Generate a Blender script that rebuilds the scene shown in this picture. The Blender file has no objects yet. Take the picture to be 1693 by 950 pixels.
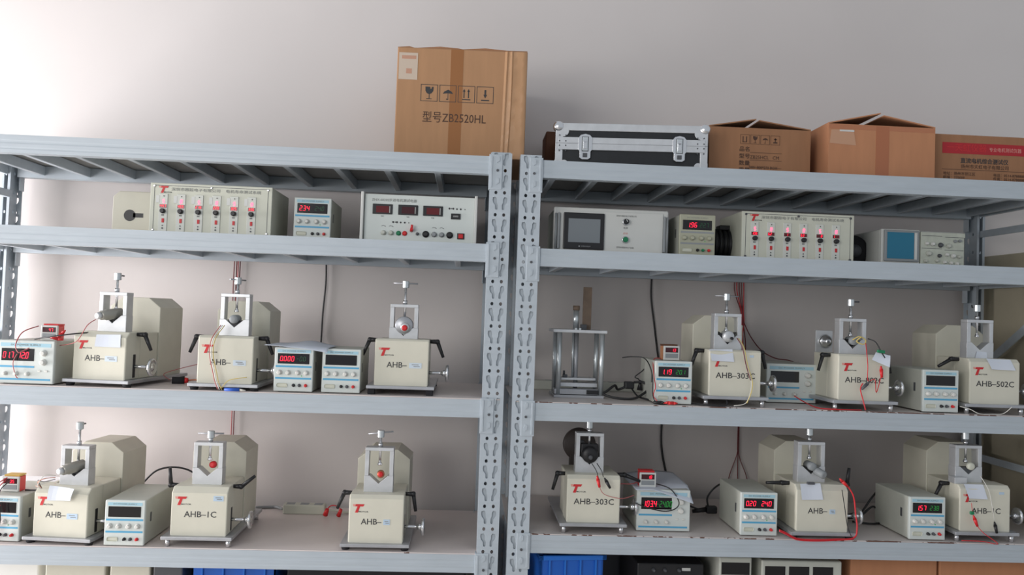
import bpy, bmesh, math, random
from mathutils import Vector, Matrix
random.seed(7)
scn = bpy.context.scene
col = scn.collection
PI = math.pi
R = math.radians

# ------------------------------------------------------------------ camera
YAW, PITCH, ROLL = .05354, .0324, .03545
F = Vector((math.sin(YAW)*math.cos(PITCH), math.cos(YAW)*math.cos(PITCH), math.sin(PITCH)))
r0 = Vector((math.cos(YAW), -math.sin(YAW), 0)); u0 = r0.cross(F)
cr, sr = math.cos(ROLL), math.sin(ROLL)
RV = r0*cr + u0*sr; UV = u0*cr - r0*sr
cam_d = bpy.data.cameras.new('camera'); cam = bpy.data.objects.new('camera', cam_d); col.objects.link(cam)
mw = Matrix((( RV.x, UV.x, -F.x, 0), (RV.y, UV.y, -F.y, -2.78191), (RV.z, UV.z, -F.z, 1.503), (0, 0, 0, 1)))
cam.matrix_world = mw
cam_d.sensor_fit = 'HORIZONTAL'; cam_d.sensor_width = 36; cam_d.lens = 36*1369.48/1693
cam_d.clip_start = .05
scn.camera = cam

# ------------------------------------------------------------------ world, lights, exposure
w = bpy.data.worlds.new('world'); scn.world = w; w.use_nodes = True
bg = w.node_tree.nodes['Background']; bg.inputs[0].default_value = (.86, .92, 1, 1); bg.inputs[1].default_value = .52
def area(name, loc, target, sx, sy, power, colr):
    l = bpy.data.lights.new(name, 'AREA'); l.shape = 'RECTANGLE'; l.size = sx; l.size_y = sy; l.energy = power; l.color = colr
    o = bpy.data.objects.new(name, l); col.objects.link(o); o.location = loc
    o.rotation_euler = (Vector(target)-Vector(loc)).to_track_quat('-Z', 'Y').to_euler()
area('window_daylight', (-3.9, -.15, 1.0), (0, .1, 1.15), 1.5, 2.0, 245, (1, .965, .985))
area('front_light', (-3.0, -4.2, 2.2), (-.5, .4, 1.3), 2.6, 2.0, 88, (1, .97, .94))  # unseen soft front light, behind and left of the camera
scn.view_settings.view_transform = 'Standard'; scn.view_settings.look = 'None'
scn.view_settings.gamma = 1; scn.view_settings.exposure = 0.0
scn.view_settings.use_curve_mapping = False

# ------------------------------------------------------------------ materials
def rgb(r, g, b):
    f = lambda c: ((c/255+.055)/1.055)**2.4 if c/255 > .04045 else c/255/12.92
    return (f(r), f(g), f(b), 1)
def mat(name, c, rough=.6, metal=0, emit=0, noise=0, nscale=20, bump=0, stretch=None, spec=.5):
    m = bpy.data.materials.new(name); m.use_nodes = True; nt = m.node_tree; b = nt.nodes['Principled BSDF']
    c = rgb(*c)
    b.inputs['Base Color'].default_value = c; b.inputs['Roughness'].default_value = rough; b.inputs['Metallic'].default_value = metal
    b.inputs['Specular IOR Level'].default_value = spec
    if emit:
        b.inputs['Emission Color'].default_value = c; b.inputs['Emission Strength'].default_value = emit
    if noise or bump:
        tc = nt.nodes.new('ShaderNodeTexCoord'); mp = nt.nodes.new('ShaderNodeMapping'); nz = nt.nodes.new('ShaderNodeTexNoise')
        nt.links.new(tc.outputs['Object'], mp.inputs[0]); nt.links.new(mp.outputs[0], nz.inputs[0])
        if stretch: mp.inputs['Scale'].default_value = stretch
        nz.inputs['Scale'].default_value = nscale; nz.inputs['Detail'].default_value = 5
        if noise:
            rp = nt.nodes.new('ShaderNodeValToRGB'); rp.color_ramp.elements[0].position = .3; rp.color_ramp.elements[1].position = .7
            rp.color_ramp.elements[0].color = tuple(x*(1-noise) for x in c[:3])+(1,)
            rp.color_ramp.elements[1].color = tuple(min(1, x*(1+noise*.6)) for x in c[:3])+(1,)
            nt.links.new(nz.outputs[0], rp.inputs[0]); nt.links.new(rp.outputs[0], b.inputs['Base Color'])
        if bump:
            bp = nt.nodes.new('ShaderNodeBump'); bp.inputs['Strength'].default_value = bump; bp.inputs['Distance'].default_value = .002
            nt.links.new(nz.outputs[0], bp.inputs['Height']); nt.links.new(bp.outputs[0], b.inputs['Normal'])
    return m
M = {}
M['wall'] = mat('painted_plaster', (214, 208, 205), .9, noise=.035, nscale=1.6, bump=.15)
M['floor'] = mat('floor_tile', (196, 190, 182), .5, noise=.1, nscale=6)
M['rack'] = mat('grey_blue_paint', (176, 185, 192), .42, noise=.05, nscale=8, stretch=(1, 6, 6))
M['rackdark'] = mat('galvanised_panel', (164, 162, 158), .5, noise=.12, nscale=9)
M['cream'] = mat('cream_powder_coat', (210, 207, 191), .45, noise=.04, nscale=14, bump=.08)
M['cream2'] = mat('pale_cream_paint', (202, 203, 188), .5, noise=.04, nscale=14)
M['alu'] = mat('machined_aluminium', (206, 208, 210), .38, .55, noise=.08, nscale=30)
M['steel'] = mat('brushed_steel_plate', (176, 178, 182), .38, .6, noise=.12, nscale=18)
M['chrome'] = mat('chrome', (222, 223, 225), .2, .92)
M['polished'] = mat('polished_steel_rod', (206, 212, 214), .28, .7)
M['canmetal'] = mat('olive_motor_can', (156, 154, 146), .35, .5)
M['disc'] = mat('dark_cast_disc', (58, 50, 46), .6)
M['black'] = mat('black_plastic', (26, 26, 29), .45)
M['rubber'] = mat('black_rubber', (30, 30, 34), .8)
M['psu'] = mat('psu_front_plastic', (206, 212, 208), .5)
M['psubody'] = mat('psu_painted_case', (188, 190, 180), .5, noise=.04, nscale=20)
M['psuold'] = mat('psu_aged_front', (168, 168, 148), .5)
M['blue'] = mat('blue_stripe', (84, 162, 200), .5)
M['paleblue'] = mat('pale_blue_band', (160, 198, 212), .5)
M['window'] = mat('display_window', (22, 20, 22), .15)
M['windowred'] = mat('dark_red_filter', (96, 22, 26), .2)
M['winred2'] = mat('deep_red_filter', (64, 18, 24), .2)
M['red_led'] = mat('red_led', (255, 26, 58), .5, emit=2.4)
M['pink_led'] = mat('hot_red_led', (255, 60, 100), .5, emit=5)
M['green_led'] = mat('green_led', (30, 130, 50), .5, emit=.5)
M['dimgreen'] = mat('dim_green_led', (28, 80, 48), .5, emit=.25)
M['red'] = mat('red_plastic', (206, 34, 38), .4)
M['logo'] = mat('logo_red_ink', (196, 40, 44), .5)
M['logofade'] = mat('logo_pale_red_ink', (214, 150, 138), .5)
M['green'] = mat('green_plastic', (20, 120, 78), .35)
M['ink'] = mat('black_ink', (52, 52, 54), .6)
M['greyink'] = mat('grey_ink', (122, 124, 122), .6)
M['brownink'] = mat('brown_ink', (74, 50, 38), .7)
M['knob'] = mat('white_knob', (212, 212, 206), .35)
M['grey'] = mat('grey_plastic', (140, 144, 146), .5)
M['dgrey'] = mat('dark_grey_plastic', (78, 80, 84), .5)
M['screen'] = mat('grey_touch_screen', (122, 128, 132), .25)
M['teal'] = mat('teal_crt_screen', (24, 112, 142), .25)
M['paper'] = mat('white_paper', (206, 212, 222), .8)
M['sticker'] = mat('pale_sticker', (200, 212, 222), .6)
M['bluesticker'] = mat('blue_sticker', (180, 200, 218), .6)
M['tape'] = mat('brown_tape', (152, 104, 66), .6, spec=.2)
M['cardboard'] = mat('cardboard', (176, 134, 98), .85, noise=.06, nscale=5, stretch=(8, 1, 1))
M['cardboard2'] = mat('darker_cardboard', (158, 114, 82), .85, noise=.08, nscale=6, stretch=(6, 1, 1))
M['cardorange'] = mat('orange_cardboard', (186, 130, 94), .85, noise=.06, nscale=6, stretch=(6, 1, 1))
M['brownbox'] = mat('dark_brown_cardboard', (98, 64, 46), .85, noise=.08)
M['caseblack'] = mat('black_laminate', (26, 28, 31), .4, noise=.2, nscale=60)
M['copper'] = mat('copper_wire', (190, 120, 90), .4, .6)
M['redwire'] = mat('red_wire_insulation', (200, 34, 44), .45)
M['pinkwire'] = mat('faded_red_wire', (176, 92, 92), .5)
M['darkred'] = mat('dark_red_wire', (110, 40, 44), .5)
M['blackwire'] = mat('black_cable', (32, 32, 34), .5)
M['whitewire'] = mat('white_wire', (208, 206, 198), .5)
M['yellowwire'] = mat('yellow_wire', (206, 184, 104), .5)
M['bluewire'] = mat('blue_clip', (40, 90, 190), .45)
M['bin'] = mat('blue_bin_plastic', (24, 96, 190), .4)
M['binlight'] = mat('blue_bin_rim', (30, 110, 205), .4)
M['cabinet'] = mat('olive_beige_cabinet', (182, 174, 152), .6, noise=.03)
M['brownplate'] = mat('aged_brown_plate', (122, 104, 88), .6, noise=.25, nscale=16)
M['yellow'] = mat('yellow_plastic', (214, 176, 90), .5)
M['offwhite'] = mat('offwhite_enclosure', (205, 206, 202), .45, noise=.02)
M['scope'] = mat('scope_panel', (190, 194, 180), .5, noise=.12, nscale=40)
M['whitebox'] = mat('white_card', (232, 232, 234), .7)
M['strip'] = mat('strip_panel', (206, 208, 200), .5)
# shelf board: pale laminate whose front edge is chipped to brown particle board
def board_mat(name, c, chips):
    m = mat(name, c, .4, noise=.03, nscale=5); nt = m.node_tree; b = nt.nodes['Principled BSDF']
    src = b.inputs['Base Color'].links[0].from_socket
    tc = nt.nodes.new('ShaderNodeTexCoord'); sp = nt.nodes.new('ShaderNodeSeparateXYZ'); nt.links.new(tc.outputs['Object'], sp.inputs[0])
    lt = nt.nodes.new('ShaderNodeMath'); lt.operation = 'LESS_THAN'; lt.inputs[1].default_value = .022; nt.links.new(sp.outputs[1], lt.inputs[0])
    nz = nt.nodes.new('ShaderNodeTexNoise'); nz.inputs['Scale'].default_value = 9; nz.inputs['Detail'].default_value = 6; nt.links.new(tc.outputs['Object'], nz.inputs[0])
    gt = nt.nodes.new('ShaderNodeMath'); gt.operation = 'GREATER_THAN'; gt.inputs[1].default_value = chips; nt.links.new(nz.outputs[0], gt.inputs[0])
    mu = nt.nodes.new('ShaderNodeMath'); mu.operation = 'MULTIPLY'; nt.links.new(lt.outputs[0], mu.inputs[0])
    n2 = nt.nodes.new('ShaderNodeTexNoise'); n2.inputs['Scale'].default_value = 60; nt.links.new(tc.outputs['Object'], n2.inputs[0])
    ad = nt.nodes.new('ShaderNodeMath'); ad.operation = 'MULTIPLY_ADD'; ad.inputs[1].default_value = .028; nt.links.new(n2.outputs[0], ad.inputs[0]); nt.links.new(sp.outputs[1], ad.inputs[2]); nt.links.new(ad.outputs[0], lt.inputs[0])
    lt.inputs[1].default_value = .0195; nt.links.new(gt.outputs[0], mu.inputs[1])
    mx = nt.nodes.new('ShaderNodeMix'); mx.data_type = 'RGBA'; nt.links.new(mu.outputs[0], mx.inputs[0]); nt.links.new(src, mx.inputs[6])
    mx.inputs[7].default_value = rgb(110, 78, 66); nt.links.new(mx.outputs[2], b.inputs['Base Color'])
    return m
M['board'] = board_mat('white_laminate_board', (216, 206, 202), .68)
M['boardchip'] = board_mat('chipped_laminate_board', (206, 198, 194), .50)

# ------------------------------------------------------------------ mesh helpers
class MB:
    def __init__(s): s.bm = bmesh.new()
    def box(s, x0, x1, y0, y1, z0, z1, bev=0, seg=2, rot=None):
        r = bmesh.ops.create_cube(s.bm, size=1)['verts']
        c = Vector(((x0+x1)/2, (y0+y1)/2, (z0+z1)/2))
        for v in r: v.co = Vector((v.co.x*(x1-x0), v.co.y*(y1-y0), v.co.z*(z1-z0)))
        if bev:
            es = list({e for v in r for e in v.link_edges})
            o = bmesh.ops.bevel(s.bm, geom=es, offset=bev, segments=seg, affect='EDGES', profile=.5)
            vs = list({v for f in o['faces'] for v in f.verts} | {v for v in r if v.is_valid})
        else: vs = r
        for v in vs: v.co = (rot @ v.co if rot else v.co) + c
        return s
    def cyl(s, p0, p1, r, r1=None, n=16, cap=True):
        p0, p1 = Vector(p0), Vector(p1); d = p1-p0
        if r1 is None: r1 = r
        q = d.to_track_quat('Z', 'Y')
        A = [s.bm.verts.new(p0+q @ Vector((r*math.cos(2*PI*i/n), r*math.sin(2*PI*i/n), 0))) for i in range(n)]
        B = [s.bm.verts.new(p1+q @ Vector((r1*math.cos(2*PI*i/n), r1*math.sin(2*PI*i/n), 0))) for i in range(n)]
        for i in range(n):
            f = s.bm.faces.new((A[i], A[(i+1) % n], B[(i+1) % n], B[i])); f.smooth = True
        if cap: s.bm.faces.new(A[::-1]); s.bm.faces.new(B)
        return s
    def lathe(s, p0, axis, prof, n=24):
        p0 = Vector(p0); q = Vector(axis).to_track_quat('Z', 'Y'); rings = []
        for (r, h) in prof:
            rings.append([s.bm.verts.new(p0+q @ Vector((max(r, 1e-5)*math.cos(2*PI*i/n), max(r, 1e-5)*math.sin(2*PI*i/n), h))) for i in range(n)])
        for a, b in zip(rings, rings[1:]):
            for i in range(n):
                f = s.bm.faces.new((a[i], a[(i+1) % n], b[(i+1) % n], b[i])); f.smooth = True
        s.bm.faces.new(rings[0][::-1]); s.bm.faces.new(rings[-1])
        return s
    def prism(s, pts, a0, a1, axis='Y', bev=0):
        # polygon in the plane perpendicular to axis, extruded a0..a1
        def P(p, a):
            return {'Y': (p[0], a, p[1]), 'X': (a, p[0], p[1]), 'Z': (p[0], p[1], a)}[axis]
        A = [s.bm.verts.new(P(p, a0)) for p in pts]; B = [s.bm.verts.new(P(p, a1)) for p in pts]
        fs = [s.bm.faces.new(A), s.bm.faces.new(B[::-1])]
        n = len(pts)
        for i in range(n): fs.append(s.bm.faces.new((A[i], B[i], B[(i+1) % n], A[(i+1) % n])))
        bmesh.ops.recalc_face_normals(s.bm, faces=fs)
        if bev:
            es = [e for f in fs[:2] for e in f.edges]
            bmesh.ops.bevel(s.bm, geom=list(set(es)), offset=bev, segments=2, affect='EDGES', profile=.5)
        return s
    def tube(s, pts, r, n=8, sub=6):
        P = smooth(pts, sub); rings = []
        prev = None
        for i, p in enumerate(P):
            t = (P[min(i+1, len(P)-1)]-P[max(i-1, 0)]).normalized()
            if prev is None:
                a = Vector((0, 0, 1)) if abs(t.z) < .9 else Vector((1, 0, 0)); nn = t.cross(a).normalized()
            else:
                nn = (prev-t*prev.dot(t))
                nn = nn.normalized() if nn.length > 1e-6 else t.orthogonal().normalized()
            prev = nn; bb = t.cross(nn)
            rings.append([s.bm.verts.new(p+(nn*math.cos(2*PI*k/n)+bb*math.sin(2*PI*k/n))*r) for k in range(n)])
        for a, b in zip(rings, rings[1:]):
            for i in range(n):
                f = s.bm.faces.new((a[i], a[(i+1) % n], b[(i+1) % n], b[i])); f.smooth = True
        s.bm.faces.new(rings[0][::-1]); s.bm.faces.new(rings[-1])
        return s
def smooth(pts, sub):
    P = [Vector(p) for p in pts]
    if len(P) < 3: return P
    out = []
    for i in range(len(P)-1):
        a = P[max(i-1, 0)]; b = P[i]; c = P[i+1]; d = P[min(i+2, len(P)-1)]
        for k in range(sub):
            t = k/sub
            out.append(.5*((2*b)+(c-a)*t+(2*a-5*b+4*c-d)*t*t+(3*b-a-3*c+d)*t**3))
    out.append(P[-1]); return out
def link(name, me, m, parent=None):
    o = bpy.data.objects.new(name, me); col.objects.link(o)
    if m: me.materials.append(m)
    if parent: o.parent = parent
    return o
def obj(name, mb, m, parent=None, loc=None):
    me = bpy.data.meshes.new(name)
    bmesh.ops.recalc_face_normals(mb.bm, faces=mb.bm.faces)
    mb.bm.to_mesh(me); mb.bm.free()
    o = link(name, me, M[m] if isinstance(m, str) else m, parent)
    if loc: o.location = loc
    return o
def tag(o, label, cat, group=None, kind=None):
    if label: o['label'] = label
    if cat: o['category'] = cat
    if group: o['group'] = group
    if kind: o['kind'] = kind
    return o
def thing(name, label, cat, loc=(0, 0, 0), rz=0, group=None):
    o = bpy.data.objects.new(name, None); o.empty_display_size = .05; col.objects.link(o)
    o.location = loc; o.rotation_euler = (0, 0, R(rz))
    return tag(o, label, cat, group)
def struct(name, mb, m):
    o = obj(name, mb, m); o['kind'] = 'structure'; return o
def text_mesh(s, size, align='LEFT', bold=0, xs=1):
    c = bpy.data.curves.new('t', 'FONT'); c.body = s; c.size = size; c.align_x = align; c.align_y = 'BOTTOM_BASELINE' if False else 'CENTER'
    c.resolution_u = 2; c.extrude = .0002; c.offset = bold; c.fill_mode = 'BOTH'
    o = bpy.data.objects.new('t', c); col.objects.link(o)
    dg = bpy.context.evaluated_depsgraph_get(); me = bpy.data.meshes.new_from_object(o.evaluated_get(dg))
    bpy.data.objects.remove(o); bpy.data.curves.remove(c)
    me.transform(Matrix.Diagonal((xs, 1, 1, 1)))
    me.transform(Matrix.Rotation(PI/2, 4, 'X'))
    return me
def text(name, s, size, x, y, z, m, parent, align='LEFT', bold=0, xs=1, rz=0, width=None):
    me = text_mesh(s, size, align, bold, xs); me.materials.clear()
    if width:
        xsv = [v.co.x for v in me.vertices]; k = width/(max(xsv)-min(xsv)); a0 = min(xsv)
        for v in me.vertices: v.co.x = (v.co.x-a0)*k
    o = link(name, me, M[m], parent); o.location = (x, y, z); o.rotation_euler = (0, 0, rz); return o
SEG = {'0': 'abcdef', '1': 'bc', '2': 'abged', '3': 'abgcd', '4': 'fgbc', '5': 'afgcd', '6': 'afgedc', '7': 'abc', '8': 'abcdefg', '9': 'abcfgd', '-': 'g', ' ': ''}
def digits(mb, s, x, y, z, h, pitch=None):
    """seven-segment figures, lower left corner at x, z"""
    pitch = pitch or h*.80; wd = pitch*.58; t = h*.10; cx = x
    def bar(ax, az, bx, bz):
        sh = .12
        if abs(az-bz) < 1e-9: pts = [(ax, az-t/2), (bx, az-t/2), (bx, az+t/2), (ax, az+t/2)]
        else: pts = [(ax-t/2, az), (ax+t/2, az), (ax+t/2, bz), (ax-t/2, bz)]
        mb.prism([(p+sh*(q-z), q) for p, q in pts], y-.0004, y)
    for ch in s:
        if ch == '.':
            mb.box(cx-pitch*.30, cx-pitch*.30+t, y-.0004, y, z-t/2, z+t/2); continue
        g = t*.35; x0, x1, zm, zt = cx, cx+wd, z+h/2, z+h
        for k in SEG[ch]:
            {'a': lambda: bar(x0+g, zt, x1-g, zt), 'g': lambda: bar(x0+g, zm, x1-g, zm), 'd': lambda: bar(x0+g, z, x1-g, z),
             'f': lambda: bar(x0, zm+g, x0, zt-g), 'b': lambda: bar(x1, zm+g, x1, zt-g),
             'e': lambda: bar(x0, z+g, x0, zm-g), 'c': lambda: bar(x1, z+g, x1, zm-g)}[k]()
        cx += pitch
    return mb

# ------------------------------------------------------------------ room
struct('wall_back', MB().box(-6, 6, .66, .80, 0, 4.2), 'wall')
struct('floor', MB().box(-6, 6, -5, .66, -.1, 0), 'floor')

# ------------------------------------------------------------------ racks
def plate_with_holes(wd, z0, z1, slots):
    """a real pierced plate in local x (0..wd), z; returns a mesh with its holes, 2 mm thick around y=0"""
    c = bpy.data.curves.new('p', 'CURVE'); c.dimensions = '2D'; c.fill_mode = 'BOTH'; c.extrude = .001
    def loop(pts):
        sp = c.splines.new('POLY'); sp.points.add(len(pts)-1)
        for q, p in zip(sp.points, pts): q.co = (p[0], p[1], 0, 1)
        sp.use_cyclic_u = True
    loop([(0, z0), (wd, z0), (wd, z1), (0, z1)])
    for s in slots: loop(s)
    o = bpy.data.objects.new('p', c); col.objects.link(o)
    dg = bpy.context.evaluated_depsgraph_get(); me = bpy.data.meshes.new_from_object(o.evaluated_get(dg))
    bpy.data.objects.remove(o); bpy.data.curves.remove(c)
    me.transform(Matrix.Rotation(PI/2, 4, 'X'))
    return me
def circ(x, z, r, n=8): return [(x+r*math.cos(2*PI*i/n), z+r*1.15*math.sin(2*PI*i/n)) for i in range(n)]
def teardrop(x, z, s):
    # wide upper eye, narrow lower throat stepping towards the middle of the post
    pts = [(-.0075, .021), (.0015, .023), (.0055, .017), (.0060, .004), (.0095, -.004), (.0095, -.019), (.0045, -.021), (.0015, -.018), (.0005, -.005), (-.0060, .003), (-.0085, .012)]
    return [(x+s*a, z+b) for a, b in pts]
PITCH_Z = .075
def make_post(parent, x0, yface, ydir, height, zoff, inset=.001):
    """C-section upright; slotted web at yface, flanges running towards ydir"""
    wd = .072; dep = .052
    zs = []; holes = []
    k = 0
    z = height-.022-zoff
    while z > .05:
        zs.append(z); z -= PITCH_Z
    loops = []
    for z in zs:
        loops.append(teardrop(wd/2-.0165, z, 1)); loops.append(teardrop(wd/2+.0165, z, -1))
        if z-PITCH_Z/2 > .03:
            loops.append(circ(wd/2-.0145, z-PITCH_Z/2, .0054)); loops.append(circ(wd/2+.0145, z-PITCH_Z/2, .0054))
    me = plate_with_holes(wd, 0, height, loops)
    post = link('upright_post', me, M['rack'], parent); post.location = (x0, yface, 0)
    fl = [circ(dep/2, z-PITCH_Z/2, .006) for z in zs if z-PITCH_Z/2 > .03]
    for xx in (inset, wd-inset):
        fme = plate_with_holes(dep, 0, height, fl)
        fme.transform(Matrix.Rotation(PI/2 if ydir > 0 else -PI/2, 4, 'Z'))
        f = link('post_flange', fme, M['rack'], post); f.location = (xx, 0, 0)
    ye = ydir*dep
    if inset < .01:
        rc = MB()
        rc.box(wd/2-.004, wd/2+.004, min(.0052*ydir, .0064*ydir), max(.0052*ydir, .0064*ydir), .02, height-.002)
        for z in zs: rc.box(.004, wd-.004, min(.005*ydir, .0066*ydir), max(.005*ydir, .0066*ydir), z-.0255, z+.0255)
        obj('slot_recess', rc, 'rack', post)
    for a in (inset-.001, wd-inset-.009): obj('post_lip', MB().box(a, a+.010, min(ye, ye+.002*ydir), max(ye, ye+.002*ydir), 0, height), 'rack', post)
    obj('foot_plate', MB().box(-.01, wd+.01, min(-.01*ydir, ydir*.06), max(-.01*ydir, ydir*.06), 0, .006, .001), 'steel', post)
    return post
def beam_profile(z, yf, yd):
    # box beam with two pressed grooves on its outer face and a board ledge inside
    h = .060; t = .038
    p = [(0, z-h), (t, z-h), (t, z-.014), (t-.014, z-.014), (t-.014, z), (0, z), (0, z-.017), (.0006, z-.021), (.0006, z-.026), (0, z-.030), (0, z-.040), (.0005, z-.043), (.0005, z-.046), (0, z-.049)]
    return [(yf+yd*a, b) for a, b in p]
def make_rack(x0, x1, levels, label, boards, cross, height, zoff, conn):
    t = thing('storage_rack', label, 'rack', (x0, 0, 0))
    L = x1-x0; wd = .072; D = .605
    for px in (0, L-wd):
        make_post(t, px, .001, 1, height, zoff); make_post(t, px, D-.001, -1, height, zoff, .020)
    for li, z in enumerate(levels):
        bx0, bx1 = wd*.0+.004, L-.004
        fb = obj('front_beam', MB().prism(beam_profile(z, -.004+.006, 1), wd-.002, L-wd+.002, 'X'), 'rack', t)
        rb = obj('rear_beam', MB().prism(beam_profile(z, D-.002, -1), wd-.002, L-wd+.002, 'X'), 'rack', t)
        for bm_, yy, sg in ((fb, -.0035, 1), (rb, D+.0035, -1)):
            for side in (0, 1):
                cx0 = 0 if side == 0 else L
                m = MB()
                cw = .040
                a, b = (wd-cw, wd+.003) if side == 0 else (L-wd-.003, L-wd+cw)
                m.box(a, b, min(yy, yy+.0035*sg), max(yy, yy+.0035*sg), z-.112, z+.006, .0012)
                # folded end running back along the post side
                e = b if side == 0 else a
                m.box(e-.0015, e+.0015, min(yy, yy+.034*sg), max(yy, yy+.034*sg), z-.112, z+.006, .0007)
                for dz in (-.012, -.086):
                    hx = (a+b)/2+(.006 if side else -.006)
                    m.prism([(hx-.003, z+dz-.010), (hx+.006, z+dz-.004), (hx+.006, z+dz+.010), (hx-.001, z+dz+.012), (hx-.006, z+dz+.002)], yy-.0022*sg, yy, 'Y')
                m.box(a+.003 if side else b-.010, a+.010 if side else b-.003, min(yy-.002*sg, yy), max(yy-.002*sg, yy), z-.106, z, .0008)
                cn = obj('beam_connector', m, 'rack', bm_)
                b2 = MB().cyl((hx, yy-.0028*sg, z-.048), (hx, yy, z-.048), .0045, n=8)
                obj('bolt', b2, 'dgrey', bm_)
        for sx in (.030, L-.042):
            obj('side_beam', MB().box(sx, sx+.012, .055, D-.055, z-.052, z-.016, .001), 'rack', t)
        n_ = cross[li]; n = n_[0] if isinstance(n_, tuple) else n_
        for k in range(n):
            cxx = wd+(L-2*wd)*(k+.5)/n if not isinstance(n_, tuple) else n_[1]+n_[2]*k
            obj('cross_bar', MB().box(cxx-.011, cxx+.011, .030, D-.030, z-.050, z-.014, .002), 'rack', t)
        if boards[li] == 'steel':
            b = obj('shelf_panel', MB().box(wd-.04, L-wd+.04, .028, D-.028, z-.012, z-.002, .001), 'rackdark', t)
        else:
            b = obj('shelf_board', MB().box(.004, L-.004, .010 if False else .003, D-.003, z-.012 if False else z, z+.0035, .001), boards[li], t)
    for sx in (.033, L-.039):
        for zz in (1.905, .985, .25):
            obj('side_brace', MB().box(sx, sx+.026 if sx < 1 else sx+.006, .05, D-.05, zz-.014, zz+.014, .001), 'rack', t)
        for a, b in (((.05, 1.66), (.56, 1.34)), ((.05, 1.02), (.56, 1.30)), ((.05, .95), (.56, .30))):
            m = MB(); d = Vector((0, b[0]-a[0], b[1]-a[1])); nrm = Vector((0, -d.z, d.y)).normalized()*.016
            m.prism([(a[0]+nrm.y, a[1]+nrm.z), (b[0]+nrm.y, b[1]+nrm.z), (b[0]-nrm.y, b[1]-nrm.z), (a[0]-nrm.y, a[1]-nrm.z)], sx+.008, sx+.013, 'X')
            obj('diagonal_brace', m, 'rack', t)
    return t
LL = [2.034, 1.737, 1.214, .700, .20]
RL = [2.029, 1.729, 1.210, .770, .20]
TH = .0035
make_rack(-1.855, .134, LL, 'grey painted steel storage rack on the left, large marked carton on its right end', ['steel', 'steel', 'board', 'board', 'board'], [(10, .165, .1745), 9, 5, 5, 5], 2.046, 0, 0)
make_rack(.163, 2.163, RL, 'grey painted steel storage rack on the right, flight case and brown cartons on top', ['steel', 'steel', 'boardchip', 'boardchip', 'board'], [(13, .12, .15), 9, 5, 5, 5], 2.044, .004, 0)
def SH(k):   # top surface of a shelf
    lv = {'L': LL, 'R': RL}[k[0]][int(k[1])-1]
    return lv+TH if int(k[1]) > 2 else lv-.002
def top_of(k):
    lv = {'L': LL, 'R': RL}[k[0]][int(k[1])-1]; return lv

# ------------------------------------------------------------------ test machines
def tlogo(parent, x, y, z, s=1):
    m = MB().prism([(x+.006*s, z+.028*s), (x+.034*s, z+.028*s), (x+.030*s, z+.0205*s), (x+.0195*s, z+.0205*s), (x+.0130*s, z), (x+.003*s, z), (x+.0110*s, z+.0205*s), (x+.003*s, z+.0205*s)], y-.0005, y)
    lg = obj('logo', m, 'logo', parent); lg['label'] = 'red T shaped logo'
    m = MB().prism([(x-.005*s, z+.028*s), (x+.006*s, z+.028*s), (x+.003*s, z+.0205*s), (x-.003*s, z+.0205*s)], y-.0005, y)
    obj('logo_trail', m, 'logofade', lg)
    text('logo_lettering', 'MOTOR', .0062*s, x+.0155*s, y, z+.003*s, 'ink', lg, bold=.00008, width=.032*s)
def lever(parent, x, y, z, side, ang, length=.058):
    """adjustable clamping lever: stub out of the side, then a tapering arm"""
    h = obj('lever_handle', MB().cyl((x, y, z), (x+side*.030, y, z), .0065, .0085, 12), 'black', parent)
    a = R(ang); d = Vector((side*math.sin(a), -.10, -math.cos(a)))
    p = Vector((x+side*.028, y, z))
    m = MB().cyl(p-d*.006, p+d*length, .0075, .0052, 12)
    m.lathe(p-Vector((0, .009, 0)), (0, 1, 0), [(.002, 0), (.008, .002), (.008, .016), (.002, .018)], 12)
    obj('lever_arm', m, 'black', h)
    return h
def paper_bit(parent, name, pts, mname='paper', bend=.002):
    """a small sheet from four local corners (tl, tr, br, bl), thin but solid and slightly curled"""
    m = MB(); n = 6
    tl, tr, br, bl = [Vector(p) for p in pts]; g = []
    nrm = (tr-tl).cross(bl-tl).normalized()
    for lay in (0, .0004):
        for i in range(n+1):
            for j in range(n+1):
                u, v = i/n, j/n
                p = (tl*(1-u)+tr*u)*(1-v)+(bl*(1-u)+br*u)*v
                p = p-nrm*(lay+bend*(math.sin(u*PI*1.3)*.5+v*v))*(-1)
                g.append(m.bm.verts.new(p))
    N = (n+1)*(n+1); I = lambda l, i, j: g[l*N+i*(n+1)+j]
    for i in range(n):
        for j in range(n):
            m.bm.faces.new((I(0, i, j), I(0, i+1, j), I(0, i+1, j+1), I(0, i, j+1))); m.bm.faces.new((I(1, i, j), I(1, i, j+1), I(1, i+1, j+1), I(1, i+1, j)))
        m.bm.faces.new((I(0, i, 0), I(1, i, 0), I(1, i+1, 0), I(0, i+1, 0))); m.bm.faces.new((I(0, i, n), I(0, i+1, n), I(1, i+1, n), I(1, i, n)))
        m.bm.faces.new((I(0, 0, i), I(0, 0, i+1), I(1, 0, i+1), I(1, 0, i))); m.bm.faces.new((I(0, n, i), I(1, n, i), I(1, n, i+1), I(0, n, i+1)))
    return obj(name, m, mname, parent)
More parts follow.
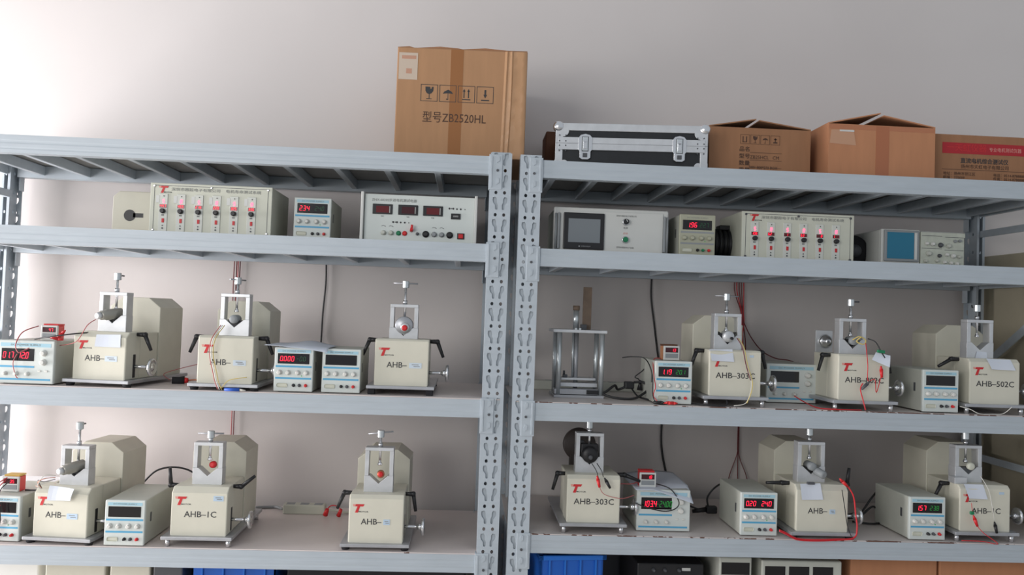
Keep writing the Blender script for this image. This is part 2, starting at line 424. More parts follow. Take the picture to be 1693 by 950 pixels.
def machine(label, shelf, x, y, rz, txt, feet='rubber', cover='box', clampz=.0, screwh=.055, handle=('bar', 0), motor=None, levers='lr',
            lev_ang=(28, 28), wheel=True, logo=True, sticker=None, clampx=0, back_dx=0, coverh=.276, coverw=.186, extra=None, cham=.006, vj=.055, vtip=.028):
    fh = {'rubber': .012, 'metal': .025, 'tall': .020}[feet]
    t = thing('motor_test_machine', label, 'test machine', (x, y, SH(shelf)), rz, 'cream motor test machines on the shelves')
    W2 = .091; P = fh+.011
    bp = obj('base_plate', MB().box(-.114, .114, 0, .41, fh, P, .0015), 'steel', t)
    for sx in (-.098, .098):
        for sy in (.022, .388):
            if feet == 'metal': obj('foot', MB().cyl((sx, sy, 0), (sx, sy, fh), .0078, n=14), 'chrome', t)
            elif feet == 'tall': obj('foot', MB().box(sx-.012, sx+.012, sy-.012, sy+.012, 0, fh, .002), 'rubber', t)
            else: obj('foot', MB().cyl((sx, sy, 0), (sx, sy, fh), .012, .0155, 16), 'rubber', t)
    # front housing: folded cover with chamfered top front edge and rounded long edges
    def shell(y0, y1, h, w, cf, front):
        pr = [(y0, P), (y0, P+h-cf), (y0+cf*1.1, P+h), (y1, P+h), (y1, P)] if front else [(y0, P), (y0, P+h), (y1, P+h), (y1, P)]
        return MB().prism(pr, -w, w, 'X', bev=.0035)
    hs = obj('front_housing', shell(.018, .106, .157, W2, cham, True), 'cream', t)
    obj('rear_housing', shell(.109, .225, .155, W2-.002, .0, False), 'cream', t)
    obj('adjusting_slot', MB().box(W2-.004, W2+.0006, .062, .082, P+.004, P+.085, .003), 'black', hs)
    if cover == 'box':
        c = .034
        pts = [(-coverw/2, P), (-coverw/2, P+coverh-c), (-coverw/2+c*1.3, P+coverh), (coverw/2-c*1.3, P+coverh), (coverw/2, P+coverh-c), (coverw/2, P)]
        obj('brake_cover', MB().prism([(a+back_dx, b) for a, b in pts], .226, .392, 'Y', bev=.002), 'cream', t)
    elif cover == 'disc':
        m = MB().lathe((back_dx, .235, P+.225), (0, 1, 0), [(.006, 0), (.02, .002), (.056, .008), (.06, .014), (.06, .036), (.056, .042), (.01, .046)], 36)
        m.box(back_dx-.035, back_dx+.035, .24, .275, P, P+.19, .002)
        obj('brake_disc', m, 'disc', t)
        obj('brake_hub', MB().lathe((back_dx, .236, P+.225), (0, -1, 0), [(.022, 0), (.020, .008), (.008, .010)], 30), 'dgrey', t)
    elif cover == 'magnet':
        obj('brake_bracket', MB().box(back_dx-.034, back_dx+.030, .236, .242, P+.12, P+.235, .001), 'alu', t)
        obj('brake_hub', MB().lathe((back_dx, .236, P+.195), (0, -1, 0), [(.024, 0), (.026, .006), (.020, .016), (.014, .018), (.012, .034), (.004, .036)], 24), 'chrome', t)
    # clamp frame
    zb = P+.157; y0, y1 = .070, .112; cw = .048; zt = zb+.116+clampz
    cx = clampx
    vt = zb+vj; vh = .031
    m = MB().prism([(cx-cw-.001, zb), (cx+cw+.001, zb), (cx+cw+.001, vt), (cx+vh, vt), (cx, zb+vtip), (cx-vh, vt), (cx-cw-.001, vt)], y0, y1, 'Y', bev=.0006)
    fr = obj('vee_block', m, 'alu', t)
    for a in (cx-cw, cx+cw-.013): obj('clamp_post', MB().box(a, a+.013, y0+.001, y1-.001, vt, zt-.011, .0006), 'alu', fr)
    tb = obj('clamp_bridge', MB().box(cx-cw, cx+cw, y0, y1, zt-.011, zt, .0012), 'alu', fr)
    yc = (y0+y1)/2
    sc = obj('clamp_screw', MB().cyl((cx, yc, zt-.055+min(0, 0)), (cx, yc, zt+screwh), .0042, n=12).cyl((cx, yc, zt), (cx, yc, zt+.014), .0075, n=16)
             .lathe((cx, yc, zt-.062), (0, 0, 1), [(.0075, 0), (.008, .003), (.006, .009), (.003, .011)], 16), 'chrome', t)
    hz = zt+screwh
    obj('screw_head', MB().cyl((cx, yc, hz-.007), (cx, yc, hz-.005), .0095, .0118, 24).cyl((cx, yc, hz-.005), (cx, yc, hz+.016), .0118, n=24, cap=False).cyl((cx, yc, hz+.016), (cx, yc, hz+.0175), .0118, .0105, 24), 'polished', sc)
    hl = .042 if handle[0] == 'bar' else .020
    a = R(handle[1]); d = Vector((math.cos(a), math.sin(a), handle[2] if len(handle) > 2 else 0))
    c0 = Vector((cx, yc, hz+.009))+d*(.0 if handle[0] == 'bar' else .010)
    obj('tommy_bar', MB().cyl(c0-d*hl, c0+d*hl, .0027, n=10), 'steel' if handle[0] == 'bar' else 'dgrey', sc)
    if 'l' in levers: lever(t, -W2+.002, .085, P+.150, -1, lev_ang[0])
    if 'r' in levers: lever(t, W2-.002, .085, P+.150, 1, lev_ang[1])
    if wheel:
        ws = obj('adjusting_shaft', MB().cyl((W2-.02, .072, P+.043), (W2+.052, .072, P+.043), .0055, n=14).cyl((W2+.044, .072, P+.043), (W2+.058, .072, P+.043), .008, .013, 14), 'chrome', t)
        obj('hand_wheel', MB().lathe((W2+.056, .072, P+.043), (1, 0, 0), [(.010, 0), (.024, .001), (.0285, .003), (.0295, .007), (.0285, .011), (.024, .0125), (.020, .009), (.008, .009), (.006, .012)], 32), 'chrome', ws)
    yf = .0178
    if logo: tlogo(t, -.074, yf, P+.099)
    if txt: text('model_lettering', txt.replace('-', '\u2013'), .0275, {4: -.050, 6: -.048, 8: -.067}[len(txt)], yf, P+.069, 'ink', t, bold=.0002, width={4: .068, 6: .104, 8: .137}[len(txt)])
    if sticker:
        sx, sz, sw, shh, sm = sticker
        st = obj('sticker', MB().box(sx, sx+sw, yf-.0006, yf, P+sz, P+sz+shh), sm, t)
        if sm:
            obj('sticker_print', MB().box(sx+sw*.2, sx+sw*.75, yf-.0009, yf-.0006, P+sz+shh*.6, P+sz+shh*.72).box(sx+sw*.35, sx+sw*.85, yf-.0009, yf-.0006, P+sz+shh*.28, P+sz+shh*.4), 'greyink', st)
    # motor held in the vee
    zc = zb+vtip+.028
    if motor == 'cyl':      # small can motor reaching forward out of the vee
        mo = obj('motor_can', MB().lathe((cx+.010, yc+.015, zc+.006), (-.42, -1, -.12), [(.016, 0), (.0185, .002), (.0185, .058), (.016, .060), (.016, .076), (.004, .078)], 24), 'canmetal', t)
        obj('motor_cap', MB().lathe((cx+.010-.030, yc+.015-.070, zc+.006-.0085), (-.42, -1, -.12), [(.011, 0), (.012, .008), (.008, .016)], 16), 'alu', mo)
        obj('black_clamp_pad', MB().box(cx-.022, cx+.022, y0+.006, y1-.008, zb+.030, zb+.045, .003), 'black', mo)
    elif motor == 'smallcan':
        mo = obj('motor_can', MB().lathe((cx, y1-.004, zc+.000), (0, -1, 0), [(.013, 0), (.0145, .002), (.0145, .050), (.012, .053), (.004, .054)], 20), 'grey', t)
        obj('black_clamp_pad', MB().prism([(cx-.023, zb+.052), (cx+.023, zb+.052), (cx, zb+.026)], y0+.004, y1-.010), 'black', mo)
    elif motor == 'dial':
        mo = obj('motor_can', MB().lathe((cx, y1, zc+.008), (0, -1, 0), [(.026, 0), (.031, .003), (.031, .040), (.029, .043), (.004, .044)], 28).prism([(cx-.026, zb+.042), (cx+.026, zb+.042), (cx, zb+.014)], y0-.001, y1-.006), 'steel', t)
        obj('motor_boss', MB().lathe((cx+.004, y1-.043, zc+.002), (0, -1, 0), [(.016, 0), (.016, .006), (.013, .009), (.002, .010)], 24), 'alu', mo)
        obj('red_shaft_cap', MB().lathe((cx+.004, y1-.052, zc+.000), (0, -1, 0), [(.010, 0), (.010, .008), (.006, .012)], 18), 'red', mo)
    elif motor == 'white':
        mo = obj('motor_can', MB().lathe((cx, y1-.01, zc), (0, -1, 0), [(.018, 0), (.020, .002), (.020, .044), (.018, .047), (.003, .048)], 24), 'alu', t)
        obj('black_clamp_pad', MB().prism([(cx-.031, zb+.062), (cx-.02, zb+.055), (cx+.02, zb+.055), (cx+.031, zb+.062), (cx+.026, zb+.046), (cx, zb+.018), (cx-.026, zb+.046)], y0+.002, y1-.012), 'black', mo)
        obj('motor_shaft', MB().cyl((cx+.008, y1-.058, zc-.006), (cx+.008, y1-.068, zc-.006), .005, n=12), 'black', mo)
    elif motor == 'black':
        mo = obj('motor_can', MB().lathe((cx, y1-.004, zc+.006), (0, -1, 0), [(.026, 0), (.028, .003), (.028, .044), (.024, .050), (.008, .052)], 24).box(cx-.030, cx+.030, y0+.008, y1-.008, zb+.046, zb+.098, .004), 'black', t)
        obj('motor_shaft', MB().lathe((cx, y1-.056, zc), (0, -1, 0), [(.008, 0), (.008, .008), (.004, .012)], 14), 'dgrey', mo)
    elif motor == 'redcap':
        mo = obj('red_motor_cap', MB().lathe((cx+.012, yc+.01, zc+.006), (-.2, -1, .1), [(.010, 0), (.012, .002), (.011, .014), (.006, .018)], 16), 'red', t)
    elif motor == 'copper':
        mo = obj('motor_can', MB().lathe((cx+.003, y1-.006, zc+.000), (.1, -1, .1), [(.012, 0), (.013, .002), (.013, .030), (.010, .033)], 18), 'copper', t)
        obj('red_motor_cap', MB().lathe((cx+.006, y1-.038, zc+.004), (.1, -1, .1), [(.009, 0), (.009, .006), (.005, .009)], 14), 'red', mo)
    elif motor == 'ring':
        mo = obj('motor_ring', MB().lathe((cx+.004, y0+.004, zc+.002), (0, -1, 0), [(.010, 0), (.013, .002), (.013, .014), (.009, .017), (.004, .017)], 20), 'cream2', t)
        obj('black_clamp_pad', MB().prism([(cx-.024, zb+.052), (cx+.024, zb+.052), (cx, zb+.022)], y0+.004, y1-.010), 'dgrey', mo)
    if extra: extra(t, P, yf, zb)
    return t
def wire(parent, pts, m, r=.0014, name='lead_wire', label=None):
    o = obj(name, MB().tube(pts, r, 6, 5), m, parent)
    if label: o['label'] = label
    return o
def croc(parent, p, d, m):
    p = Vector(p); d = Vector(d).normalized()
    c = obj('crocodile_clip', MB().cyl(p, p+d*.026, .0042, .0062, 10).cyl(p+d*.026, p+d*.040, .0060, .0020, 10), m, parent)
    return c

def ex_paper(pts, nm='paper_label', mm='paper'):
    def f(t, P, yf, zb):
        paper_bit(t, nm, [(a, b, P+c) for a, b, c in pts], mm)
    return f
# third shelf, left rack
def ex1(t, P, yf, zb):
    pl = paper_bit(t, 'paper_label', [(-.012, .016, P+.148), (.072, .016, P+.150), (.074, .012, P+.108), (-.016, .012, P+.108)])
    wire(t, [(-.02, .02, zb+.04), (-.03, -.01, zb+.02), (-.06, -.01, zb-.03), (-.10, 0, zb-.045), (-.14, .02, zb-.05)], 'pinkwire')
machine('cream test machine with white paper slip beside its logo, leftmost of upper shelf', 'L3', -1.208, .012, -8, 'AHB-', 'rubber', 'box', 0.017, 0.048, ('stub', 80), 'cyl', 'r',
        wheel=True, sticker=(.020, .060, .042, .018, 'sticker'), extra=ex1, clampx=0.0075, cham=.018)
def ex2(t, P, yf, zb):
    pts = [(-.012, .035, zb+.035), (-.03, .0, zb-.01), (-.035, .0, zb-.06), (-.02, -.004, zb-.12), (-.012, -.008, P+.01), (.0, -.008, P-.018)]
    wire(t, pts, 'yellowwire'); wire(t, [(a-.012, b, c) for a, b, c in pts], 'pinkwire'); wire(t, [(a-.006, b-.003, c) for a, b, c in pts], 'whitewire')
    wire(t, [(.0, -.008, P-.012), (.02, -.008, P+.012), (.05, -.006, P+.02), (.078, .0, P+.024)], 'yellowwire')
machine('cream test machine with pale wires down its front, left of two small power supplies', 'L3', -.794, .004, 0, 'AHB-', 'rubber', 'box', 0.026, 0.039, ('bar', 68), 'smallcan', 'lr',
        (20, 24), sticker=(.026, .060, .042, .018, 'sticker'), extra=ex2, clampx=0.01, cham=.007)
machine('cream test machine clamping a round steel motor face, right of two small power supplies', 'L3', -.214, .03, 0, 'AHB-', 'tall', None, 0.003, 0.064, ('bar', 2), 'dial', 'lr',
        (22, 22), sticker=(.026, .060, .042, .018, 'sticker'), clampx=-0.001, vj=.038, vtip=.010)
# fourth shelf, left rack
def ex7(t, P, yf, zb):
    pl = paper_bit(t, 'crumpled_paper', [(-.036, .010, P+.166), (.052, .004, P+.160), (.040, -.004, P+.122), (-.046, .006, P+.116)], 'paper', .008)
    for k, mm in enumerate(('whitewire', 'copper', 'blackwire')):
        wire(t, [(-.024, .02, zb+.04-k*.006), (-.05, 0, zb+.042-k*.01), (-.07, .0, zb+.01+k*.008), (-.062, .01, zb-.002), (-.09, .02, zb+.004)], mm, .0012)
machine('cream test machine with crumpled white paper over its logo, bottom left of the photo', 'L4', -1.302, .004, -6, 'AHB-', 'rubber', 'box', 0.014, 0.059, ('stub', 88), 'cyl', '',
        sticker=(.022, .058, .036, .018, 'bluesticker'), wheel=True, extra=ex7, clampx=0.009, cham=.018)
machine('cream AHB-1C machine on the left rack, small red cap in its empty clamp', 'L4', -.855, .0, 0, 'AHB-1C', 'metal', 'box', 0.024, 0.019, ('bar', 4), 'redcap', 'lr',
        (176, 130), sticker=(.045, .114, .033, .017, 'bluesticker'), coverw=.186, clampx=0.006, cham=.018)
machine('cream test machine clamping a small copper coloured motor, last on the lower left shelf', 'L4', -.276, .006, 0, 'AHB-', 'rubber', 'box', 0.034, 0.039, ('bar', 0, .12), 'copper', 'lr',
        (22, 10), sticker=(.024, .060, .022, .018, 'bluesticker'), coverw=.186, clampx=-0.002, cham=.012)
# third shelf, right rack
def ex4(t, P, yf, zb):
    paper_bit(t, 'paper_label', [(-.090, .022, P+.158), (-.010, .022, P+.160), (-.006, .010, P+.118), (-.084, .010, P+.120)])
    pts = [(.010, .03, zb+.042), (.020, .0, zb+.01), (.035, .002, zb-.05), (.052, .002, zb-.10), (.048, -.006, P+.02), (.030, -.012, P-.02), (-.01, -.01, P-.030)]
    wire(t, pts, 'whitewire'); wire(t, [(a+.003, b-.002, c) for a, b, c in pts[:-1]], 'yellowwire'); wire(t, [(a-.003, b-.002, c) for a, b, c in pts[:4]], 'darkred')
    obj('sticker', MB().box(.050, .064, yf-.0006, yf, P+.134, P+.142), 'bluesticker', t)
machine('cream AHB-303C machine with a paper label and braided wires falling from its clamp', 'R3', .929, .012, 0, 'AHB-303C', 'metal', 'box', 0.01, 0.053, ('bar', 0), 'white', 'lr',
        (20, 12), extra=ex4, coverw=.186, clampx=-0.012, vj=.050, vtip=.018)
def ex5(t, P, yf, zb):
    paper_bit(t, 'paper_label', [(.034, .004, P+.168), (.082, -.002, P+.158), (.078, -.008, P+.118), (.020, .002, P+.142)])
    obj('green_clip', MB().box(.036, .062, -.006, .004, P+.166, P+.176, .002, rot=Matrix.Rotation(.1, 3, 'Y')), 'green', t)
    obj('wire_tangle', MB().tube([(-.03, .045, zb+.05), (-.01, .035, zb+.062), (.012, .035, zb+.05), (.002, .03, zb+.036), (-.02, .035, zb+.045), (-.008, .03, zb+.06)], .002, 6), 'yellowwire', t)
    wire(t, [(.022, .04, zb+.056), (.040, .02, zb+.045), (.052, .0, zb+.01), (.062, -.004, P+.15)], 'blackwire', .002)
    wire(t, [(.010, .03, zb+.04), (.004, .0, zb-.03), (.006, .0, P+.07), (.030, .0, P+.075), (.036, .0, P+.03), (.05, .0, P+.08), (.056, .0, P+.105)], 'redwire')
    wire(t, [(-.012, .0, P+.06), (-.02, .0, P+.04), (-.012, -.006, P+.0), (-.006, -.012, P-.03)], 'redwire', .002)
    croc(t, (.054, -.001, P+.082), (-.1, 0, 1), 'red'); croc(t, (-.016, -.001, P+.040), (.8, 0, .8), 'dgrey')
machine('cream AHB-802C machine with red wires, tilted paper and a green clip', 'R3', 1.376, -.004, 0, 'AHB-802C', 'metal', 'magnet', 0.008, 0.051, ('stub', 0), 'smallcan', 'lr',
        (18, 8), back_dx=-.045, extra=ex5, clampx=-0.017, vj=.050, vtip=.018)
def ex6(t, P, yf, zb):
    paper_bit(t, 'paper_label', [(-.030, .020, P+.158), (.058, .022, P+.156), (.070, .008, P+.120), (-.014, .010, P+.122)])
    paper_bit(t, 'small_paper_label', [(-.034, .068, zb+.024), (.002, .068, zb+.022), (.004, .066, zb-.002), (-.040, .066, zb+.0)])
machine('cream AHB-502C machine at the right edge, two paper labels, empty clamp', 'R3', 1.852, .01, 0, 'AHB-502C', 'metal', 'box', 0.02, 0.036, ('stub', 90), None, 'l',
        (62, 0), extra=ex6, coverw=.186, coverh=.272, clampx=-0.021, cham=.012)
# fourth shelf, right rack
def ex10(t, P, yf, zb):
    a = wire(t, [(-.008, .03, zb+.04), (.004, .0, zb+.02), (.012, -.002, zb-.005)], 'blackwire'); wire(t, [(.010, .03, zb+.04), (.022, .0, zb+.02), (.028, -.002, zb-.0)], 'blackwire')
    croc(t, (.016, -.004, zb-.034), (-.25, 0, 1), 'red'); croc(t, (.052, -.004, zb-.036), (-.6, 0, 1), 'black')
    wire(t, [(.016, -.004, zb-.034), (.03, -.002, zb-.055), (.06, 0, zb-.066), (.098, 0, zb-.07), (.14, .02, zb-.062)], 'pinkwire', .0012)
machine('cream AHB-303C machine with a dark disc behind, beside the central posts', 'R4', .452, .008, 0, 'AHB-303C', 'metal', 'disc', 0.02, 0.021, ('none', 90), 'black', 'lr',
        (16, 70), back_dx=-.020, extra=ex10, clampx=-0.009, cham=.012)
def ex11(t, P, yf, zb):
    paper_bit(t, 'paper_label', [(-.078, .020, P+.160), (-.008, .020, P+.164), (.0, .010, P+.110), (-.074, .010, P+.108)])
    obj('bulldog_clip', MB().box(-.056, -.030, .010, .022, P+.160, P+.168, .002), 'dgrey', t)
    obj('held_motor', MB().lathe((-.004, .068, zb+.042), (.35, -1, -.25), [(.012, 0), (.014, .004), (.014, .040), (.008, .044)], 16), 'grey', t)
    croc(t, (.078, -.004, zb+.002), (-.75, 0, .7), 'red')
    pts = [(.078, -.004, zb+.004), (.098, -.006, zb-.03), (.106, -.008, zb-.09), (.110, -.012, P+.02), (.098, -.012, P-.012), (.03, -.018, P-.016), (-.04, -.022, P-.018), (-.10, -.020, P-.016), (-.135, -.018, P+.0), (-.160, -.012, P+.010)]
    wire(t, pts, 'redwire', .0026); wire(t, [(a-.002, b-.004, c-.003) for a, b, c in pts[4:]], 'redwire', .002)
    wire(t, [(.06, .0, zb-.01), (.07, -.002, zb-.07), (.078, -.006, P+.03), (.09, -.012, P-.006)], 'blackwire', .0014)
machine('cream test machine with bright red leads and a clipped paper on its front', 'R4', 1.244, .006, 0, 'AHB-', 'rubber', 'box', 0.024, 0.027, ('stub', 90), 'smallcan', 'lr',
        (90, 176), logo=False, sticker=(.026, .060, .020, .016, 'bluesticker'), extra=ex11, coverw=.186, clampx=-0.019, cham=.018)
def ex12(t, P, yf, zb):
    paper_bit(t, 'paper_label', [(-.074, .022, P+.160), (-.006, .022, P+.160), (.004, .008, P+.112), (-.062, .008, P+.114)])
    obj('side_block', MB().box(-.096, -.052, .04, .08, zb, zb+.022, .001), 'alu', t)
    wire(t, [(-.01, .03, zb+.03), (.0, .0, zb-.01), (.012, .0, P+.10), (.022, -.002, P+.04)], 'whitewire', .0012)
    croc(t, (.030, -.004, P+.0), (-.25, 0, 1), 'black'); croc(t, (-.040, -.004, P+.022), (-.4, 0, 1), 'red')
    obj('green_clip', MB().box(-.064, -.050, -.004, .006, P+.060, P+.072, .003), 'green', t)
    wire(t, [(-.056, .0, P+.072), (-.060, .0, P+.10)], 'redwire', .001)
    wire(t, [(-.040, -.004, P+.022), (-.02, -.010, P-.0), (.02, -.018, P-.028), (.016, -.020, P-.033), (-.03, -.016, P-.026), (-.10, -.012, P-.026)], 'redwire', .0014)
    obj('sticker', MB().box(.050, .068, yf-.0006, yf, P+.128, P+.136), 'bluesticker', t)
machine('cream AHB-1C machine with red and black clips, right end of lower shelf', 'R4', 1.822, .006, 0, 'AHB-1C', 'metal', 'box', 0.014, 0.026, ('none', 90), 'ring', 'l',
        (30, 0), extra=ex12, coverw=.186, clampx=-0.028, cham=.012)

# ------------------------------------------------------------------ power supplies
def knob(mb, x, y, z, r=.0075, l=.011):
    mb.lathe((x, y, z), (0, -1, 0), [(r*1.15, 0), (r*1.1, .003), (r*.85, .004), (r*.8, l), (r*.6, l+.001)], 14); return mb
def psu_small(label, shelf, x, y, rz=0, red=None, green=None, greenm='green_led', front='psu', depth=.245, w=.126, h=.148, old=False, redx=-.045, plugs=None, vent=True):
    t = thing('power_supply', label, 'power supply', (x, y, SH(shelf)), rz, 'bench power supplies on the shelves')
    W2 = w/2; f0 = .004
    obj('case', MB().box(-W2, W2, .012, depth, f0, h, .003), 'psubody', t)
    fp = obj('front_panel', MB().box(-W2-.001, W2+.001, 0, .013, f0-.001, h+.001, .003), front, t)
    for sx in (-W2+.016, W2-.016):
        for sy in (.03, depth-.03): obj('foot', MB().cyl((sx, sy, 0), (sx, sy, f0+.001), .007, n=10), 'rubber', t)
    if vent:
        for s in (-1, 1):
            obj('side_vent', MB().box(s*W2-.0006, s*W2+.0006, .05, .062, .07, .10, 0), 'dgrey', t)
    hd = obj('header_band', MB().box(-W2+.008, W2-.008, -.0006, 0, h-.016, h-.006), 'psuold' if old else 'paleblue', fp)
    text('header_lettering', 'DC POWER SUPPLY', .0062, 0, -.0008, h-.011, 'greyink', hd, 'CENTER', xs=1.4)
    wn = obj('display_window', MB().box(-W2+.010, W2-.012, -.0012, 0, h-.053, h-.019, .0008), 'window', t)
    zd = h-.044; dh = .0155
    if red:
        obj('red_figures', digits(MB(), red, redx, -.0012, zd, dh), 'red_led', wn)
    if green:
        obj('green_figures', digits(MB(), green, .008, -.0012, zd+.001, dh*.92), greenm, wn)
    for zz in (.086, .047):
        obj('blue_stripe', MB().box(-W2+.004, W2-.004, -.0006, 0, zz-.0030, zz+.0030), 'grey' if old else 'blue', fp)
    kp = obj('knob_band', MB().box(-W2+.004, W2-.004, -.0004, 0, .0495, .0835), 'psuold' if old else 'paleblue', fp) if old else None
    for kx in (-.046, -.018, .014, .042):
        obj('knob', knob(MB(), kx*w/.126, -.0004, .066), 'psuold' if old else 'knob', t)
    obj('rocker_switch', MB().box(-W2+.010, -W2+.044, -.002, 0, .017, .030, .0035), 'cream2', t)
    for k, (kx, mm) in enumerate(((.002, 'black'), (.021, 'dgrey' if not old else 'green'), (.042, 'red'))):
        obj('terminal', knob(MB(), kx*w/.126, -.0002, .024, .0048, .010), mm, t)
    if red: obj('indicator_lamp', MB().box(.026, .029, -.001, 0, .054, .057), 'green_led', t)
    return t
def psu_wide(label, shelf, x, y, rz=0, red=None, red2=None, green=None, depth=.26, w=.184, h=.143):
    t = thing('power_supply', label, 'power supply', (x, y, SH(shelf)), rz, 'bench power supplies on the shelves')
    W2 = w/2; f0 = .004
    obj('case', MB().box(-W2, W2, .012, depth, f0, h, .003), 'psubody', t)
    fp = obj('front_panel', MB().box(-W2-.001, W2+.001, 0, .013, f0-.001, h+.001, .003), 'psu', t)
    for sx in (-W2+.016, W2-.016):
        for sy in (.03, depth-.03): obj('foot', MB().cyl((sx, sy, 0), (sx, sy, f0+.001), .007, n=10), 'rubber', t)
    hd = obj('header_band', MB().box(-W2+.010, W2-.010, -.0006, 0, h-.020, h-.008), 'paleblue', fp)
    text('header_lettering', 'DC POWER SUPPLY', .008, 0, -.0008, h-.014, 'greyink', hd, 'CENTER', xs=1.4)
    wn = obj('display_window', MB().box(-W2+.014, .028, -.0012, 0, h-.066, h-.026, .0008), 'window', t)
    zd = h-.057
    if red: obj('red_figures', digits(MB(), red, -W2+.020, -.0012, zd, .019, .0125), 'red_led', wn)
    if red2: obj('red_figures', digits(MB(), red2, -.024, -.0012, zd, .019, .0125), 'red_led', wn)
    if green: obj('green_figures', digits(MB(), green, -.026, -.0012, zd, .019, .0115), 'green_led', wn)
    for zz, x1 in ((.058, .030), (.017, W2-.008)):
        obj('blue_stripe', MB().box(-W2+.006, x1, -.0006, 0, zz-.003, zz+.003), 'blue', fp)
    for kx in (-.062, -.026, .010): obj('terminal', knob(MB(), kx, -.0002, .035, .006, .012), 'knob', t)
    for kz in (.104, .074): obj('knob', knob(MB(), .060, -.0002, kz, .0095, .013), 'knob', t)
    for kx in (.048, .070): obj('push_button', MB().box(kx-.005, kx+.005, -.002, 0, .042, .048, .001), 'knob', t)
    return t
psu_wide('wide power supply lit 12.0 in red, cut by the left edge of the photo', 'L3', -1.437, .02, -2, '01.7', '12.0')
psu_small('small power supply lit 0.000, directly under the draped paper sheet', 'L3', -.569, .022, 0, '0.000', '-00', 'dimgreen')
psu_small('small unlit power supply right of the supply lit 0.000 on the left rack', 'L3', -.413, .03, 0)
psu_small('small power supply lit 2.34, standing on the instrument shelf of the left rack', 'L2', -.549, .13, 0, '2.34', '24.0', 'dimgreen')
psu_small('small power supply at the bottom left corner, wires across its front', 'L4', -1.494, .03, -4, '00.0', None, redx=-.036)
psu_small('small unlit power supply left of the AHB-1C machine on the left rack', 'L4', -1.088, .006, 0, depth=.262)
psu_small('yellowed power supply lit 1.96, beside the touch screen enclosure', 'R2', .798, .08, 0, '1.96', '22.7', 'dimgreen', front='psuold', old=True, redx=-.036)
psu_small('small power supply lit 1.19 with a mini meter standing on its top', 'R3', .716, .030, 0, '1.19', '20.1', 'green_led', redx=-.042)
psu_wide('wide unlit power supply set back between two machines on the right rack', 'R3', 1.196, .20, 0)
psu_small('small unlit power supply left of the AHB-502C machine', 'R3', 1.655, .022, 0)
psu_wide('wide power supply lit in red and green, draped paper on its top', 'R4', .702, .062, 0, '103.4', None, '-24.00')
psu_small('small power supply lit 0.20 and 24.0, both in red figures', 'R4', 1.026, .030, 0, '0.20', None, redx=-.046)
psu_small('small power supply lit 1.57, between the last two machines of the lower right shelf', 'R4', 1.616, .022, 0, '1.57', '23.8', 'green_led', redx=-.040)
# the second red figure of the 0.20 supply
for o in list(scn.objects):
    if o.name.startswith('power_supply') and o.get('label', '').startswith('small power supply lit 0.20'):
        wn = [c for c in o.children if c.name.startswith('display_window')][0]
        obj('red_figures', digits(MB(), '24.0', .008, -.0012, .104, .0155), 'red_led', wn)

# ------------------------------------------------------------------ mini panel meters
def mini(label, x, y, z, rz, case='red', top='black', s='1.8', rx=0):
    t = thing('panel_meter', label, 'meter', (x, y, z), rz, 'mini panel meters on the power supplies')
    w, h, d = .029, .050, .042
    obj('case', MB().box(-w+.001, w-.001, .006, d, 0, h-.001, .002), case, t)
    obj('front_bezel', MB().box(-w, w, 0, .008, -.0, h, .002), 'offwhite', t)
    wn = obj('display_window', MB().box(-w+.006, w-.006, -.001, 0, .027, .044, .0006), 'winred2', t)
    obj('red_figures', digits(MB(), s, .0, -.001, .030, .010), 'red_led', wn)
    obj('grey_window', MB().box(-w+.006, w-.006, -.001, 0, .008, .023, .0006), 'grey', t)
    obj('top_cap', MB().box(-w+.002, w-.004, .010, d+.006, h-.001, h+.005, .001), top, t)
    return t
mini('mini red meter on the wide supply at the left edge of the photo', -1.405, .10, SH('L3')+.143, -6, 'red', 'red', '47')
mini('mini meter with a yellow block on top, at the bottom left of the photo', -1.500, .09, SH('L4')+.149, -4, 'red', 'yellow', '85')
mini('mini white fronted meter with brown top, above the power supply lit 1.19', .722, .09, SH('R3')+.149, 6, 'cardorange', 'brownbox', '13')
mini('mini meter with red tape on top, over the wide supply with the draped paper', .650, .085, SH('R4')+.147, 0, 'red', 'red', '18')

